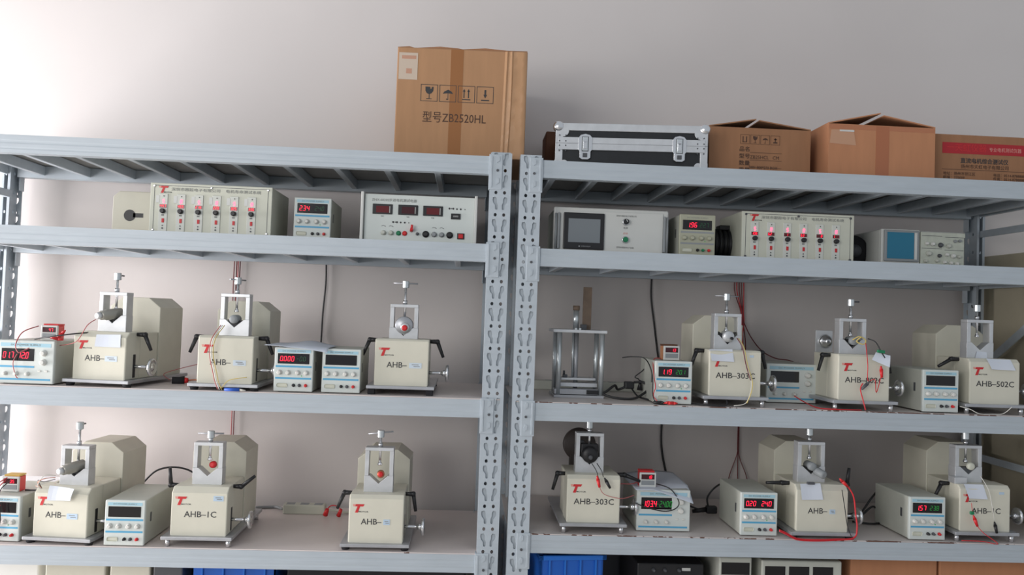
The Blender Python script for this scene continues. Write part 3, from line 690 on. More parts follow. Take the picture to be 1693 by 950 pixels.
# ------------------------------------------------------------------ six channel panels
def six_channel(label, shelf, x, y, rz, fig, labels, company):
    t = thing('test_system_cabinet', label, 'test cabinet', (x, y, top_of(shelf)-.002), rz)
    W2, h, d = .204, .172, .26
    obj('case', MB().box(-W2, W2, .006, d, 0, h, .003), 'cream2', t)
    fp = obj('front_panel', MB().box(-W2, W2, 0, .008, 0, h, .002), 'cream2', t)
    m = MB()
    for a in (-W2+.014, W2-.014): m.box(a-.0007, a+.0007, -.0006, 0, .004, h-.008)
    m.box(-W2+.014, W2-.014, -.0006, 0, h-.0094, h-.008)
    obj('panel_outline', m, 'dgrey', fp)
    for a, b in ((-W2+.014, h-.011), (0, h-.011), (W2-.014, h-.011), (-W2+.014, .012), (W2-.014, .012)):
        obj('panel_screw', MB().lathe((a, 0, b), (0, -1, 0), [(.0042, 0), (.004, .0025), (.002, .004)], 12), 'chrome' if company else 'dgrey', t)
    tlogo(t, -W2+.032, -.0005, h-.034, .85)
    text('title_lettering', '深圳市跟踪电子有限公司    电机寿命测试系统', .0122, -W2+.070, -.0005, h-.021, 'greyink', t, width=.300)
    for k in range(6):
        cx = -W2+.044+k*.0590
        s = obj('channel_strip', MB().box(cx-.013, cx+.016, -.003, 0, .004, h-.037, .0008), 'strip', t)
        if labels: obj('paper_tag', MB().box(cx-.023, cx-.012, -.0036, -.003, h-.068, h-.043), 'offwhite', s)
        obj('top_lamp', MB().cyl((cx+.003, -.0045, h-.045), (cx+.003, -.003, h-.045), .0018, n=8), 'ink', s)
        obj('channel_figure', digits(MB(), '58'[k % 2], cx-.001, -.0034, h-.068, .012), 'pink_led', s)
        dp = obj('channel_display', MB().box(cx-.010, cx+.014, -.0038, -.003, h-.085, h-.073), 'windowred', s)
        obj('display_figures', digits(MB(), fig[k], cx-.008, -.0038, h-.083, .0085), 'red_led', dp)
        kb = MB().lathe((cx+.002, -.003, h-.096), (0, -1, 0), [(.0085, 0), (.0085, .003), (.0078, .012), (.006, .0135)], 18)
        obj('knob', kb, 'black', s)
        obj('scale_mark', MB().box(cx-.003, cx+.006, -.0034, -.003, h-.112, h-.107), 'greyink', s)
        obj('dip_switch', MB().box(cx-.001, cx+.007, -.005, -.003, h-.135, h-.121, .0006), 'logo', s)
        obj('bottom_socket', MB().cyl((cx+.002, -.0045, h-.145), (cx+.002, -.003, h-.145), .0022, n=8).cyl((cx+.002, -.0045, h-.154), (cx+.002, -.003, h-.154), .0028, n=8), 'dgrey', s)
    return t
six_channel('cream six channel test cabinet on the left rack, white paper tags beside each strip', 'L2', -.882, .08, 0, ['447', '455', '216', '220', '325', '336'], True, True)
six_channel('cream six channel test cabinet on the right rack, between yellowed supply and oscilloscope', 'R2', 1.167, .10, 0, ['106', '62 ', ' 1 ', '63 ', '  8', '1  '], False, False)

# cream cover with keyhole opening, left rack instrument shelf
t = thing('brake_cover_box', 'cream box with clipped corner and black keyhole opening, left of the six channel cabinet', 'machine cover', (-1.155, .31, top_of('L2')-.002))
pts = [(-.150, 0), (-.150, .148), (-.128, .168), (.06, .168), (.082, .148), (.082, 0)]
obj('shell', MB().prism(pts, 0, .17, 'Y', .002), 'cream', t)
m = MB().lathe((-.088, .0, .080), (0, -1, 0), [(.021, 0), (.021, .0008)], 28).box(-.076, -.040, -.0008, 0, .073, .089)
obj('keyhole_opening', m, 'black', t)

# ------------------------------------------------------------------ bench instrument with three meters
t = thing('motor_test_instrument', 'grey white instrument with three dark red displays and a row of knobs', 'test instrument', (-.176, .10, top_of('L2')-.002))
W2, h, d = .196, .170, .30
obj('case', MB().box(-W2+.004, W2-.004, .006, d, .006, h-.002, .003), 'psubody', t)
fp = obj('front_panel', MB().box(-W2+.006, W2-.006, 0, .010, .004, h-.002, .001), 'psu', t)
for s in (-1, 1):
    obj('edge_trim', MB().box(s*W2-.006, s*W2+.004 if s > 0 else s*W2+.004, -.014, .02, 0, h+.004, .002), 'offwhite', t)
for sx in (-.15, .15):
    for sy in (.04, .26): obj('foot', MB().cyl((sx, sy, 0), (sx, sy, .007), .009, n=10), 'rubber', t)
text('title_lettering', 'ZNX-6020S步进电机测试电源', .0120, -W2+.030, -.0005, h-.022, 'greyink', t, xs=1.0)
for k, cx in enumerate((-.128, -.040, .046)):
    wn = obj('display_bezel', MB().box(cx-.034, cx+.034, -.004, 0, h-.071, h-.036, .001), 'black', t)
    obj('red_window', MB().box(cx-.022, cx+.022, -.0046, -.004, h-.066, h-.043), 'windowred' if k != 1 else 'winred2', wn)
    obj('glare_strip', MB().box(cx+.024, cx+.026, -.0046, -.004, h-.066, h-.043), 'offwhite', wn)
    text('caption_lettering', ('电压', '电流', '转速')[k], .0050, cx, -.0005, h-.078, 'greyink', t, 'CENTER')
m = MB()
for a, b, r in ((.103, .128, .0035), (.110, .128, .0018), (.116, .128, .0035), (.129, .127, .003), (.142, .127, .0032), (.157, .127, .0018),
                (-.090, .073, .0035), (-.083, .073, .0018), (-.077, .073, .0035), (-.064, .0725, .003), (-.050, .0725, .0032), (-.036, .0725, .0018)):
    m.cyl((a, -.0008, b), (a, 0, b), r, n=10)
obj('indicator_dots', m, 'ink', fp)
tw = obj('thumbwheel_switch', MB().box(.109, .142, -.004, 0, .091, .111, .001), 'black', t)
text('thumbwheel_figures', '0000', .008, .1255, -.0042, .101, 'offwhite', tw, 'CENTER', xs=1.1)
KN = [(-.122, .0078, 'psubody'), (-.096, .0078, 'psubody'), (-.070, .0075, 'green'), (-.049, .0075, 'red'), (-.005, .0050, 'dgrey'), (.024, .0105, 'black'), (.053, .0085, 'grey'), (.079, .0080, 'grey'), (.107, .0105, 'black')]
for a, r, mm in KN:
    nm = 'push_button' if mm in ('green', 'red') else 'knob'
    obj(nm, knob(MB(), a, 0, .035, r, .012 if nm == 'knob' else .005), mm, t)
for a in (-.122, -.096, .053, .079):
    obj('dial_arc', MB().prism([(a-.008, .058), (a-.002, .061), (a+.007, .058), (a+.008, .0555), (a-.001, .0595), (a-.008, .0570)], -.0006, 0), 'dgrey', t)
obj('red_test_plug', MB().cyl((-.026, 0, .046), (-.024, -.020, .050), .006, .005, 12).cyl((-.025, -.012, .048), (-.023, -.018, .064), .005, .004, 10), 'red', t)
rk = obj('power_rocker', MB().box(.133, .158, -.003, 0, .022, .043, .001), 'black', t)
obj('rocker_red_face', MB().box(.1375, .1535, -.006, -.003, .025, .040, .001), 'red', rk)
for a in (-.122, -.096, -.070, -.049, .024, .053, .079, .107):
    obj('caption_mark', MB().box(a-.008, a+.008, -.0004, 0, .028, .0305), 'greyink', fp)

# ------------------------------------------------------------------ touch screen enclosure
t = thing('touch_screen_enclosure', 'white metal enclosure with a black framed grey touch screen and green button', 'control box', (.497, .10, top_of('R2')-.002))
W2, h, d = .203, .158, .26
obj('case', MB().box(-W2+.004, W2-.004, .010, d, 0, h, .004), 'psubody', t)
obj('front_frame', MB().box(-W2, W2, .004, .030, 0, h+.002, .005), 'offwhite', t)
for s in (-1, 1):
    obj('side_handle', MB().box(s*(W2-.016)-.004, s*(W2-.016)+.004, -.010, .006, .012, h-.020, .002).cyl((s*(W2-.006), -.006, .01), (s*(W2-.006), -.006, h-.022), .004, n=10), 'grey', t)
fp = obj('front_panel', MB().box(-W2+.022, W2-.020, 0, .006, .004, h-.010, .0008), 'offwhite', t)
ts = obj('touch_screen', MB().box(-.170, -.026, -.008, 0, .012, .140-.0, .003), 'black', t)
obj('screen_glass', MB().box(-.153, -.041, -.0086, -.008, .036, .119), 'screen', ts)
lg = obj('screen_logo_ring', MB().lathe((-.113, -.008, .0225), (0, -1, 0), [(.0028, 0), (.0028, .0005)], 12), 'grey', ts)
text('screen_lettering', 'WEINVIEW', .0068, -.107, -.0083, .0225, 'grey', ts, xs=1)
text('title_lettering', '深圳市跟踪电子有限公司', .0066, .052, -.0004, .135, 'greyink', t, 'CENTER')
ks = obj('key_switch', MB().lathe((.050, 0, .114), (0, -1, 0), [(.0125, 0), (.0125, .003), (.0105, .005)], 22), 'chrome', t)
obj('switch_knob', MB().lathe((.051, -.005, .115), (0, -1, 0), [(.010, 0), (.009, .010), (.007, .012)], 20), 'black', ks)
obj('switch_pointer', MB().box(.0505, .0525, -.018, -.017, .113, .123, rot=Matrix.Rotation(-.5, 3, 'Y')), 'offwhite', ks)
text('switch_caption', '电源', .0082, .050, -.0004, .093, 'greyink', t, 'CENTER')
text('button_caption', '启动', .0082, .050, -.0004, .074, 'logofade', t, 'CENTER')
gb = obj('green_button_ring', MB().lathe((.050, 0, .052), (0, -1, 0), [(.0125, 0), (.0125, .004), (.0105, .006)], 22), 'chrome', t)
obj('green_button', MB().lathe((.050, -.005, .052), (0, -1, 0), [(.0098, 0), (.0095, .006), (.007, .008)], 20), 'green', gb)
text('maker_lettering', '深圳市跟踪电子设备', .0070, .050, -.0004, .024, 'greyink', t, 'CENTER')

# ------------------------------------------------------------------ black motor and fan beside the second cabinet
t = thing('black_finned_motor', 'black finned motor left of the right rack six channel cabinet', 'motor', (.895, .20, top_of('R2')-.002))
prof = []
for k in range(6): prof += [(.058, k*.018), (.058, k*.018+.011), (.051, k*.018+.012), (.051, k*.018+.017)]
obj('finned_body', MB().lathe((.006, .06, .064), (1, 0, 0), [(.02, -.004)]+prof, 32), 'black', t)
obj('mounting_foot', MB().box(.004, .110, .01, .11, 0, .012, .002), 'black', t)
obj('terminal_box', MB().box(.030, .085, .035, .085, .116, .134, .003), 'black', t)
t = thing('dark_speaker_drum', 'dark round drum with metal centre in the gap left of the oscilloscope', 'drum', (1.452, .26, top_of('R2')-.002))
obj('drum_body', MB().lathe((0, 0, .061), (0, 1, 0), [(.03, 0), (.054, .004), (.059, .012), (.059, .12), (.05, .128)], 30), 'rubber', t)
obj('drum_centre', MB().lathe((0, .002, .061), (0, -1, 0), [(.026, 0), (.022, .012), (.012, .020), (.004, .022)], 24), 'dgrey', t)

# ------------------------------------------------------------------ oscilloscope
t = thing('oscilloscope', 'bench oscilloscope with a teal screen and crowded knob panels', 'oscilloscope', (1.655, .15, top_of('R2')-.002), 0)
W2, h, d = .158, .134, .33
obj('case', MB().box(-W2, W2, .012, d, .004, h, .004), 'offwhite', t)
for sx in (-.12, .12):
    for sy in (.05, .28): obj('foot', MB().cyl((sx, sy, 0), (sx, sy, .006), .01, n=10), 'rubber', t)
obj('screen_panel', MB().box(-W2, -.014, 0, .014, .004, h+.002, .003), 'offwhite', t)
bz = obj('screen_bezel', MB().box(-W2+.008, -.020, -.008, 0, .018, h-.002, .003), 'grey', t)
obj('crt_screen', MB().box(-W2+.018, -.040, -.0092, -.008, .028, h-.010, .0006), 'teal', bz)
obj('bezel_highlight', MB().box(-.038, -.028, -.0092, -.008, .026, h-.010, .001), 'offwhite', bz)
cp = obj('control_panel', MB().box(-.010, W2, 0, .014, .004, h-.004, .002), 'scope', t)
obj('panel_lines', MB().box(-.006, .070, -.0006, 0, h-.018, h-.0165).box(.082, W2-.006, -.0006, 0, h-.021, h-.0195).box(-.006, .070, -.0006, 0, .070, .0715).box(.080, W2-.006, -.0006, 0, .066, .0675).box(W2-.0045, W2-.0015, -.001, 0, .01, h-.02), 'dgrey', cp)
random.seed(3)
for a, b, r in ((.012, .088, .006), (.034, .087, .007), (.064, .084, .008), (.094, .082, .008), (.118, .100, .005), (.136, .102, .005), (.020, .052, .009), (.060, .045, .006), (.088, .050, .006), (.112, .046, .008), (.134, .044, .006), (.008, .024, .006), (.050, .026, .005), (.080, .022, .006), (.104, .020, .006), (.126, .018, .006)):
    obj('knob', knob(MB(), a, 0, b, r, .010), random.choice(['grey', 'knob', 'dgrey', 'psubody']), t)
for a in (-.13, -.10, -.06): obj('push_button', MB().box(a-.006, a+.006, -.003, 0, .007, .013, .001), 'grey', t)

# ------------------------------------------------------------------ cartons and case on the racks
def carton(label, x0, x1, y0, y1, z, h, mname, flaps=None, rz=0, group=None):
    t = thing('cardboard_carton', label, 'carton', ((x0+x1)/2, y0, z), rz, group)
    w2 = (x1-x0)/2; d = y1-y0
    # walls with real thickness, bottom, and closed or half raised top flaps
    th = .005
    m = MB()
    if flaps is None:
        m.box(-w2, w2, 0, d, 0, h, .004)
        obj('box_body', m, mname, t)
    else:
        m.box(-w2, w2, 0, th, 0, h).box(-w2, w2, d-th, d, 0, h).box(-w2, -w2+th, th, d-th, 0, h).box(w2-th, w2, th, d-th, 0, h).box(-w2+th, w2-th, th, d-th, 0, th)
        obj('box_body', m, mname, t)
        la, ra, mid = flaps
        for s, rise, x1_ in ((-1, la, mid-.006), (1, ra, mid+.006)):
            xa = s*w2; fx = x1_
            m = MB().prism([(xa, h), (fx, h+rise), (fx, h+rise+.004), (xa, h+.004)], 0.0, d)
            obj('top_flap', m, mname, t)
    return t, w2, h
def symbols(parent, x, z, s, mname, order='gudd', y=-.0006):
    """boxed handling marks: glass, umbrella, arrows up, arrow down"""
    hold = []
    for k, c in enumerate(order):
        cx = x+k*s*1.10; m = MB(); e = s*.03
        for a in ((cx, cx+s, z, z+e), (cx, cx+s, z+s-e, z+s), (cx, cx+e, z, z+s), (cx+s-e, cx+s, z, z+s)): m.box(a[0], a[1], y, 0, a[2], a[3])
        X = lambda v: cx+s*v
        Z = lambda v: z+s*v
        if c == 'g':
            m.prism([(X(.27), Z(.86)), (X(.55), Z(.86)), (X(.57), Z(.72)), (X(.64), Z(.76)), (X(.64), Z(.86)), (X(.75), Z(.86)), (X(.74), Z(.62)), (X(.64), Z(.48)), (X(.53), Z(.43)), (X(.48), Z(.43)), (X(.36), Z(.48)), (X(.28), Z(.62))], y, 0)
            m.box(X(.485), X(.525), y, 0, Z(.16), Z(.44)); m.box(X(.34), X(.66), y, 0, Z(.13), Z(.17))
        elif c == 'u':
            m.prism([(X(.20), Z(.48)), (X(.30), Z(.62)), (X(.46), Z(.70)), (X(.52), Z(.73)), (X(.58), Z(.70)), (X(.72), Z(.62)), (X(.82), Z(.48)), (X(.52), Z(.52))], y, 0)
            m.box(X(.50), X(.53), y, 0, Z(.14), Z(.54)); m.box(X(.42), X(.53), y, 0, Z(.12), Z(.155)); m.box(X(.42), X(.45), y, 0, Z(.12), Z(.22))
        elif c == 'a':
            for q in (.36, .62):
                m.box(X(q-.03), X(q+.03), y, 0, Z(.28), Z(.70)); m.prism([(X(q-.08), Z(.66)), (X(q+.08), Z(.66)), (X(q), Z(.82))], y, 0)
            m.box(X(.26), X(.74), y, 0, Z(.16), Z(.21))
        elif c == 'd':
            m.box(X(.46), X(.56), y, 0, Z(.50), Z(.80)); m.prism([(X(.40), Z(.52)), (X(.62), Z(.52)), (X(.51), Z(.30))], y, 0); m.box(X(.27), X(.75), y, 0, Z(.15), Z(.22))
        elif c == 'p':
            m.box(X(.28), X(.74), y, 0, Z(.18), Z(.32)); m.box(X(.46), X(.56), y, 0, Z(.3), Z(.75)); m.box(X(.36), X(.66), y, 0, Z(.55), Z(.66))
        elif c == 'b':
            m.box(X(.24), X(.34), y, 0, Z(.2), Z(.8)); m.box(X(.62), X(.72), y, 0, Z(.2), Z(.8)); m.box(X(.24), X(.72), y, 0, Z(.18), Z(.25))
        obj('handling_symbol', m, mname, parent)
t, w2, h = carton('large tall cardboard carton marked ZB2520HL, standing above the central posts', -.276, .180, .115, .56, 2.046, .383, 'cardboard', rz=-1.5)
symbols(t, -.142, .194, .0595, 'ink', 'guad')
text('model_lettering', '型号ZB2520HL', .0420, -.132, -.0006, .136, 'brownink', t, width=.222)
obj('brown_tape', MB().box(-.040, .004, -.0005, 0, .002, h-.002), 'tape', t)
pl = obj('shipping_label', MB().box(-w2+.006, -w2+.072, -.0008, 0, h-.115, h-.020), mat('thin_label', (198, 180, 162), .6), t)
obj('label_print', MB().box(-w2+.016, -w2+.066, -.0011, -.0008, h-.042, h-.030).box(-w2+.032, -w2+.052, -.0011, -.0008, h-.094, h-.076), mat('faded_red_print', (188, 142, 118), .6), pl)
m = MB(); random.seed(5); N = 26
V = []
for i in range(N+1):
    z = .002+(h-.004)*i/N; k = i/N
    xa = w2-.078-.006*(1-k); j = lambda a: random.uniform(-a, a)
    V.append([m.bm.verts.new(q) for q in ((xa, -.0002, z), (xa+.008, -.0045+j(.0006), z), (xa+.014, -.0006, z), (xa+.024+.004*math.sin(k*3), -.0060+j(.0006), z), (xa+.031, -.0010, z), (w2-.034+j(.003), -.0022+j(.0012), z), (w2-.016+j(.003), -.0030+j(.0020), z), (w2-.004+.002*math.sin(k*9), -.0055+j(.0012), z), (w2+.0015, .0, z), (w2+.0015, .030+j(.004), z))])
for p, q in zip(V, V[1:]):
    for j in range(len(p)-1):
        f = m.bm.faces.new((p[j], p[j+1], q[j+1], q[j])); f.smooth = j > 4
obj('crumpled_corner_tape', m, mat('creased_tape', (182, 140, 102), .38), t)
m = MB().prism([(-w2, h), (-w2+.04, h+.004), (-w2+.06, h-.001), (-.08, h+.007), (-.02, h+.004), (0, h+.001), (.08, h+.008), (.16, h+.003), (w2, h+.004), (w2, h-.003), (-w2, h-.003)], .003, .02)
obj('ragged_top_edge', m, 'cardboard2', t)
m = MB().lathe((.045, .002, h-.055), (0, -1, 0), [(.011, 0), (.008, .001), (.003, .0015)], 12)
obj('punched_dent', m, 'cardorange', t)
carton('dark brown flat carton hidden behind the left end of the flight case', .285, .70, .43, .59, top_of('R1'), .195, 'brownbox')
t, w2, h = carton('cardboard carton beside the flight case, printed with handling marks and form lines', .843, 1.213, .12, .55, top_of('R1'), .172, 'cardboard2', (.030, .026, -.01))
symbols(t, -.072, h-.058, .0335, 'brownink', 'bgup')
for k, s in enumerate(('品名', '型号', '数量', '重量')):
    text('form_lettering', s, .0185, -.076, -.0006, h-.078-k*.025, 'brownink', t, bold=.0002, xs=1.1)
    obj('form_line', MB().box(-.036, .080, -.0005, 0, h-.089-k*.027, h-.0876-k*.027), 'brownink', t)
text('form_entry', 'ZB25HCL   CM', .0175, -.036, -.0006, h-.105, 'brownink', t, xs=.95)
text('form_entry', '2001 800*270 BOX', .0145, -.040, -.0006, h-.142, 'brownink', t, xs=.9)
t, w2, h = carton('orange cardboard carton with half open flaps, taped down its middle', 1.252, 1.640, .06, .50, top_of('R1'), .188, 'cardorange', (.042, .034, .0))
obj('brown_tape', MB().box(-.022, .026, -.0005, 0, .002, h-.002), mat('reddish_tape', (168, 104, 70), .3), t)
obj('tape_strip', MB().box(-w2+.002, w2-.002, -.0004, 0, h-.018, h-.002), mat('reddish_tape_b', (176, 114, 80), .3), t)
obj('clear_tape_patch', MB().prism([(-w2+.01, h-.022), (-w2+.09, h-.018), (-w2+.10, h-.075), (-w2+.004, h-.070)], -.0008, 0), mat('clear_tape', (190, 146, 116), .15), t)
obj('white_sticker', MB().box(-w2+.040, -w2+.092, -.0012, -.0008, h-.027, h-.021), 'offwhite', t)
t, w2, h = carton('long carton with a red printed band, at the right end of the rack top', 1.672, 2.150, .12, .55, top_of('R1'), .185, 'cardboard2')
rb = obj('red_band', MB().box(-w2+.030, w2-.006, -.0006, 0, h-.070, h-.030), mat('red_band_ink', (172, 30, 40), .6), t)
text('band_lettering', '一天虹仪器', .030, -w2+.046, -.0008, h-.050, mat('band_text', (196, 70, 66), .6).name if False else 'logo', rb, xs=1.0)
text('band_lettering', '专业电机测试仪器', .017, -w2+.205, -.0008, h-.052, 'logofade', rb, xs=.9)
text('product_lettering', '直流电机综合测试仪', .0205, -w2+.098, -.0006, h-.096, 'ink', t, bold=.0003, xs=.98)
text('maker_lettering', '扬州市天虹电子有限公司', .0165, -w2+.100, -.0006, h-.117, 'brownink', t, xs=1.0)
obj('printed_rule', MB().box(-w2+.030, w2-.006, -.0005, 0, h-.129, h-.1275), 'brownink', t)
text('address_lettering', '地址：扬州市邗江区', .0135, -w2+.034, -.0006, h-.144, 'brownink', t)
text('address_lettering', '邮编：225009', .0135, -w2+.034, -.0006, h-.158, 'brownink', t)
text('phone_lettering', '电话：0514-87888888', .0135, -w2+.222, -.0006, h-.144, 'brownink', t)
text('phone_lettering', '传真：0514-87888888', .0135, -w2+.222, -.0006, h-.158, 'brownink', t)

# flight case
t = thing('flight_case', 'black and aluminium flight case with two butterfly latches and ball corners', 'flight case', (.5505, .060, top_of('R1')-.0), -6)
W2, h, d = .264, .150, .36
obj('case_body', MB().box(-W2+.004, W2-.004, .004, d, .002, h-.002, .003), 'caseblack', t)
obj('edge_extrusion', MB().box(-W2, W2, 0, .012, h-.026, h, .0015), 'alu', t); obj('edge_extrusion', MB().box(-W2, W2, 0, .012, .0, .008, .0015), 'alu', t)
for s in (-1, 1):
    obj('edge_extrusion', MB().box(s*(W2-.013)-.013, s*(W2-.013)+.013, -.0006, .012, 0, h, .0015), 'alu', t)
    obj('edge_extrusion', MB().box(s*W2-.002, s*W2+.001, .0, d, h-.026, h, .001), 'alu', t); obj('edge_extrusion', MB().box(s*W2-.002, s*W2+.001, .0, d, 0, .02, .001), 'alu', t)
hy = obj('hybrid_extrusion', MB().box(-W2+.010, W2-.010, -.003, .012, .056, .100, .001), 'alu', t)
obj('parting_line', MB().box(-W2, W2, -.0036, -.003, .078, .0788), 'dgrey', hy)
for s in (-1, 1):
    for z in (h-.010,):
        obj('ball_corner', MB().lathe((s*(W2-.010), .012, h-.012), (s*.0, -1, .0), [(.020, -.006), (.020, .004), (.0175, .012), (.010, .018), (.002, .020)], 24), 'chrome', t)
    obj('corner_plate', MB().lathe((s*(W2-.026), -.0008, h-.028), (0, 1, 0), [(.020, 0), (.020, .004)], 22), 'alu', t)
    obj('corner_plate', MB().lathe((s*(W2-.032), -.0004, .006), (0, 1, 0), [(.014, 0), (.014, .003)], 22), 'alu', t)
    for zz in (.070, .086, .106, .052):
        for xx in (0, -.022): obj('rivet', MB().cyl((s*(W2-.014+xx*1), -.0046, zz), (s*(W2-.014+xx*1), -.0018, zz), .0024, n=8), 'dgrey', t)
for lx in (-.160, .166):
    lt = obj('butterfly_latch', MB().prism([(lx-.024, .056), (lx-.024, .098), (lx-.016, .108), (lx, .112), (lx+.016, .108), (lx+.024, .098), (lx+.024, .056), (lx+.019, .050), (lx+.019, .028), (lx+.010, .022), (lx-.010, .022), (lx-.019, .028), (lx-.019, .050)], -.0062, -.003, 'Y', .0008), 'chrome', t)
    obj('latch_dish', MB().box(lx-.012, lx+.012, -.0072, -.0062, .050, .102, .0005), 'dgrey', lt)
    obj('latch_frame', MB().box(lx-.0095, lx+.0095, -.0085, -.0072, .052, .100, .001), 'polished', lt)
    obj('latch_key', MB().box(lx-.007, lx+.007, -.0115, -.0078, .058, .086, .001).cyl((lx, -.0115, .086), (lx, -.0078, .086), .007, n=14), 'chrome', lt)
    obj('latch_hook', MB().box(lx-.008, lx+.008, -.0105, -.0062, .030, .044, .001), 'dgrey', lt)

# ------------------------------------------------------------------ press fixture with four columns
t = thing('press_fixture', 'small four column steel press fixture with a brown plate standing on its top', 'press fixture', (.410, .16, SH('R3')), 0)
obj('base_plate', MB().box(-.090, .090, 0, .17, 0, .010, .0015), 'steel', t)
for a in (-.074, .080):
    for b in (.018, .150):
        obj('column', MB().cyl((a, b, .010), (a, b, .232), .009, n=20), 'polished', t)
obj('top_plate', MB().box(-.098, .094, -.004, .174, .232, .243, .0015), 'alu', t)
obj('cross_head', MB().box(-.066, .072, .05, .12, .036, .050, .001).box(-.060, .066, .05, .12, .060, .068, .001), 'alu', t)
obj('guide_rod', MB().cyl((-.016, .085, .068), (-.016, .085, .232), .004, n=14), 'polished', t)
obj('press_spindle', MB().cyl((-.004, .085, .010), (-.004, .085, .232), .008, n=18), 'steel', t)
obj('lower_jaw', MB().box(-.088, .070, .012, .07, .012, .030, .001), 'steel', t)
obj('black_insert', MB().box(.028, .070, .008, .05, .014, .029, .001), 'black', t)
cy = obj('air_cylinder', MB().cyl((-.008, .085, .243), (-.008, .085, .315), .0105, n=22), 'polished', t)
obj('cylinder_cap', MB().cyl((-.008, .085, .313), (-.008, .085, .330), .0125, n=22), 'brownplate', cy)
obj('gauge_boss', MB().lathe((-.018, .01, .246), (0, -1, 0), [(.005, 0), (.005, .012), (.003, .014)], 12).lathe((-.004, .01, .246), (0, -1, 0), [(.005, 0), (.005, .012), (.003, .014)], 12), 'polished', t)
obj('black_block', MB().box(.010, .030, .07, .10, .243, .262, .001), 'dgrey', t)
obj('brown_plate', MB().box(.018, .050, .10, .106, .243, .400, .001), 'brownplate', t)
obj('small_bracket', MB().box(-.052, -.036, .06, .08, .068, .078, .001).cyl((-.048, .07, .078), (-.048, .07, .092), .004, n=10), 'dgrey', t)

# ------------------------------------------------------------------ draped papers
def sheet(label, x0, x1, y0, y1, zf, nx=22, ny=14):
    m = MB(); G = []
    for lay in (0, .0006):
        for i in range(nx+1):
            for j in range(ny+1):
                x = x0+(x1-x0)*i/nx; y = y0+(y1-y0)*j/ny
                G.append(m.bm.verts.new((x, y, zf(i/nx, j/ny)-lay)))
    N = (nx+1)*(ny+1); I = lambda l, i, j: G[l*N+i*(ny+1)+j]
    for i in range(nx):
        for j in range(ny):
            for l in (0, 1):
                f = m.bm.faces.new((I(l, i, j), I(l, i+1, j), I(l, i+1, j+1), I(l, i, j+1))); f.smooth = True
    for i in range(nx):
        m.bm.faces.new((I(0, i, 0), I(0, i+1, 0), I(1, i+1, 0), I(1, i, 0))); m.bm.faces.new((I(0, i, ny), I(0, i+1, ny), I(1, i+1, ny), I(1, i, ny)))
    for j in range(ny):
        m.bm.faces.new((I(0, 0, j), I(0, 0, j+1), I(1, 0, j+1), I(1, 0, j))); m.bm.faces.new((I(0, nx, j), I(0, nx, j+1), I(1, nx, j+1), I(1, nx, j)))
    o = obj('paper_sheet', m, 'paper'); return tag(o, label, 'paper')
zt = SH('L3')+.151
sheet('white paper sheet lying across the two small power supplies on the left rack', -.66, -.455, -.012, .20, lambda u, v: zt+.004*math.sin(u*3)+.0+.016*max(0, .35-u)*1-(.030*max(0, u-.78)*(1-v)*0)+.012*math.exp(-((u-.55)**2)*14)*(v)-.018*(max(0, .12-v)/.12)*max(0, u-.25))
zq = SH('R4')+.146
sheet('white paper sheet curling over the right half of the wide lit power supply', .600, .800, .040, .33, lambda u, v: zq+.012*math.sin(u*2.4)*(v+.2)-(.048*max(0, .26-v)/.26)*max(0, u-.30)*1.3-.0*u)

# ------------------------------------------------------------------ cables, plugs, strips
def cable(label, pts, m, r=.003, cat='cable', name='cable', group=None):
    o = obj(name, MB().tube(pts, r, 8, 6), m); return tag(o, label, cat, group)
YW = .655
cable('single black cable hanging down the wall behind the two small power supplies', [(-.583, YW-.005, 1.70), (-.581, YW-.006, 1.60), (-.588, YW-.006, 1.48), (-.590, YW-.008, 1.36), (-.585, .60, 1.26), (-.58, .55, SH('L3')+.004)], 'blackwire', .0035)
cable('black cable hanging down the wall to the supply lit 1.19', [(.770, YW-.006, 1.72), (.768, YW-.006, 1.60), (.785, YW-.006, 1.48), (.803, YW-.006, 1.36), (.80, .56, 1.27), (.79, .5, SH('R3')+.004)], 'blackwire', .004)
cable('black cable hanging down the wall above the wide supply with draped paper', [(.832, YW-.006, 1.14), (.828, YW-.006, 1.02), (.836, YW-.006, .94), (.858, YW-.006, .85), (.87, .60, SH('R4')+.004)], 'blackwire', .0045)
def bundle(label, strands, r=.0022):
    t = thing('wire_bundle', label, 'wires', strands[0][0][0])
    o0 = Vector(strands[0][0][0])
    for pts, m in strands: obj('wire_strand', MB().tube([Vector(p)-o0 for p in pts], r, 6, 5), m, t)
    return t
bundle('dark red wires dropping behind the machine with pale hanging wires', [([(-.950, .645, 1.74), (-.952, .645, 1.62), (-.951, .645, 1.45), (-.950, .645, 1.32), (-.945, .62, SH('L3')+.003)], 'darkred'), ([(-.943, .648, 1.74), (-.942, .648, 1.6), (-.944, .648, 1.4), (-.944, .62, SH('L3')+.003)], 'darkred'), ([(-.936, .645, 1.74), (-.936, .645, 1.62), (-.940, .645, 1.42), (-.938, .62, SH('L3')+.003)], 'pinkwire'), ([(-.929, .648, 1.74), (-.930, .648, 1.6), (-.936, .648, 1.4), (-.93, .62, SH('L3')+.003)], 'darkred')])
bundle('two red wires dropping behind the AHB-1C machine on the left rack', [([(-.935, .645, 1.2), (-.934, .645, 1.05), (-.933, .645, .85), (-.93, .62, SH('L4')+.003)], 'pinkwire'), ([(-.925, .645, 1.2), (-.925, .645, 1.05), (-.924, .645, .85), (-.92, .62, SH('L4')+.003)], 'darkred')])
st = []
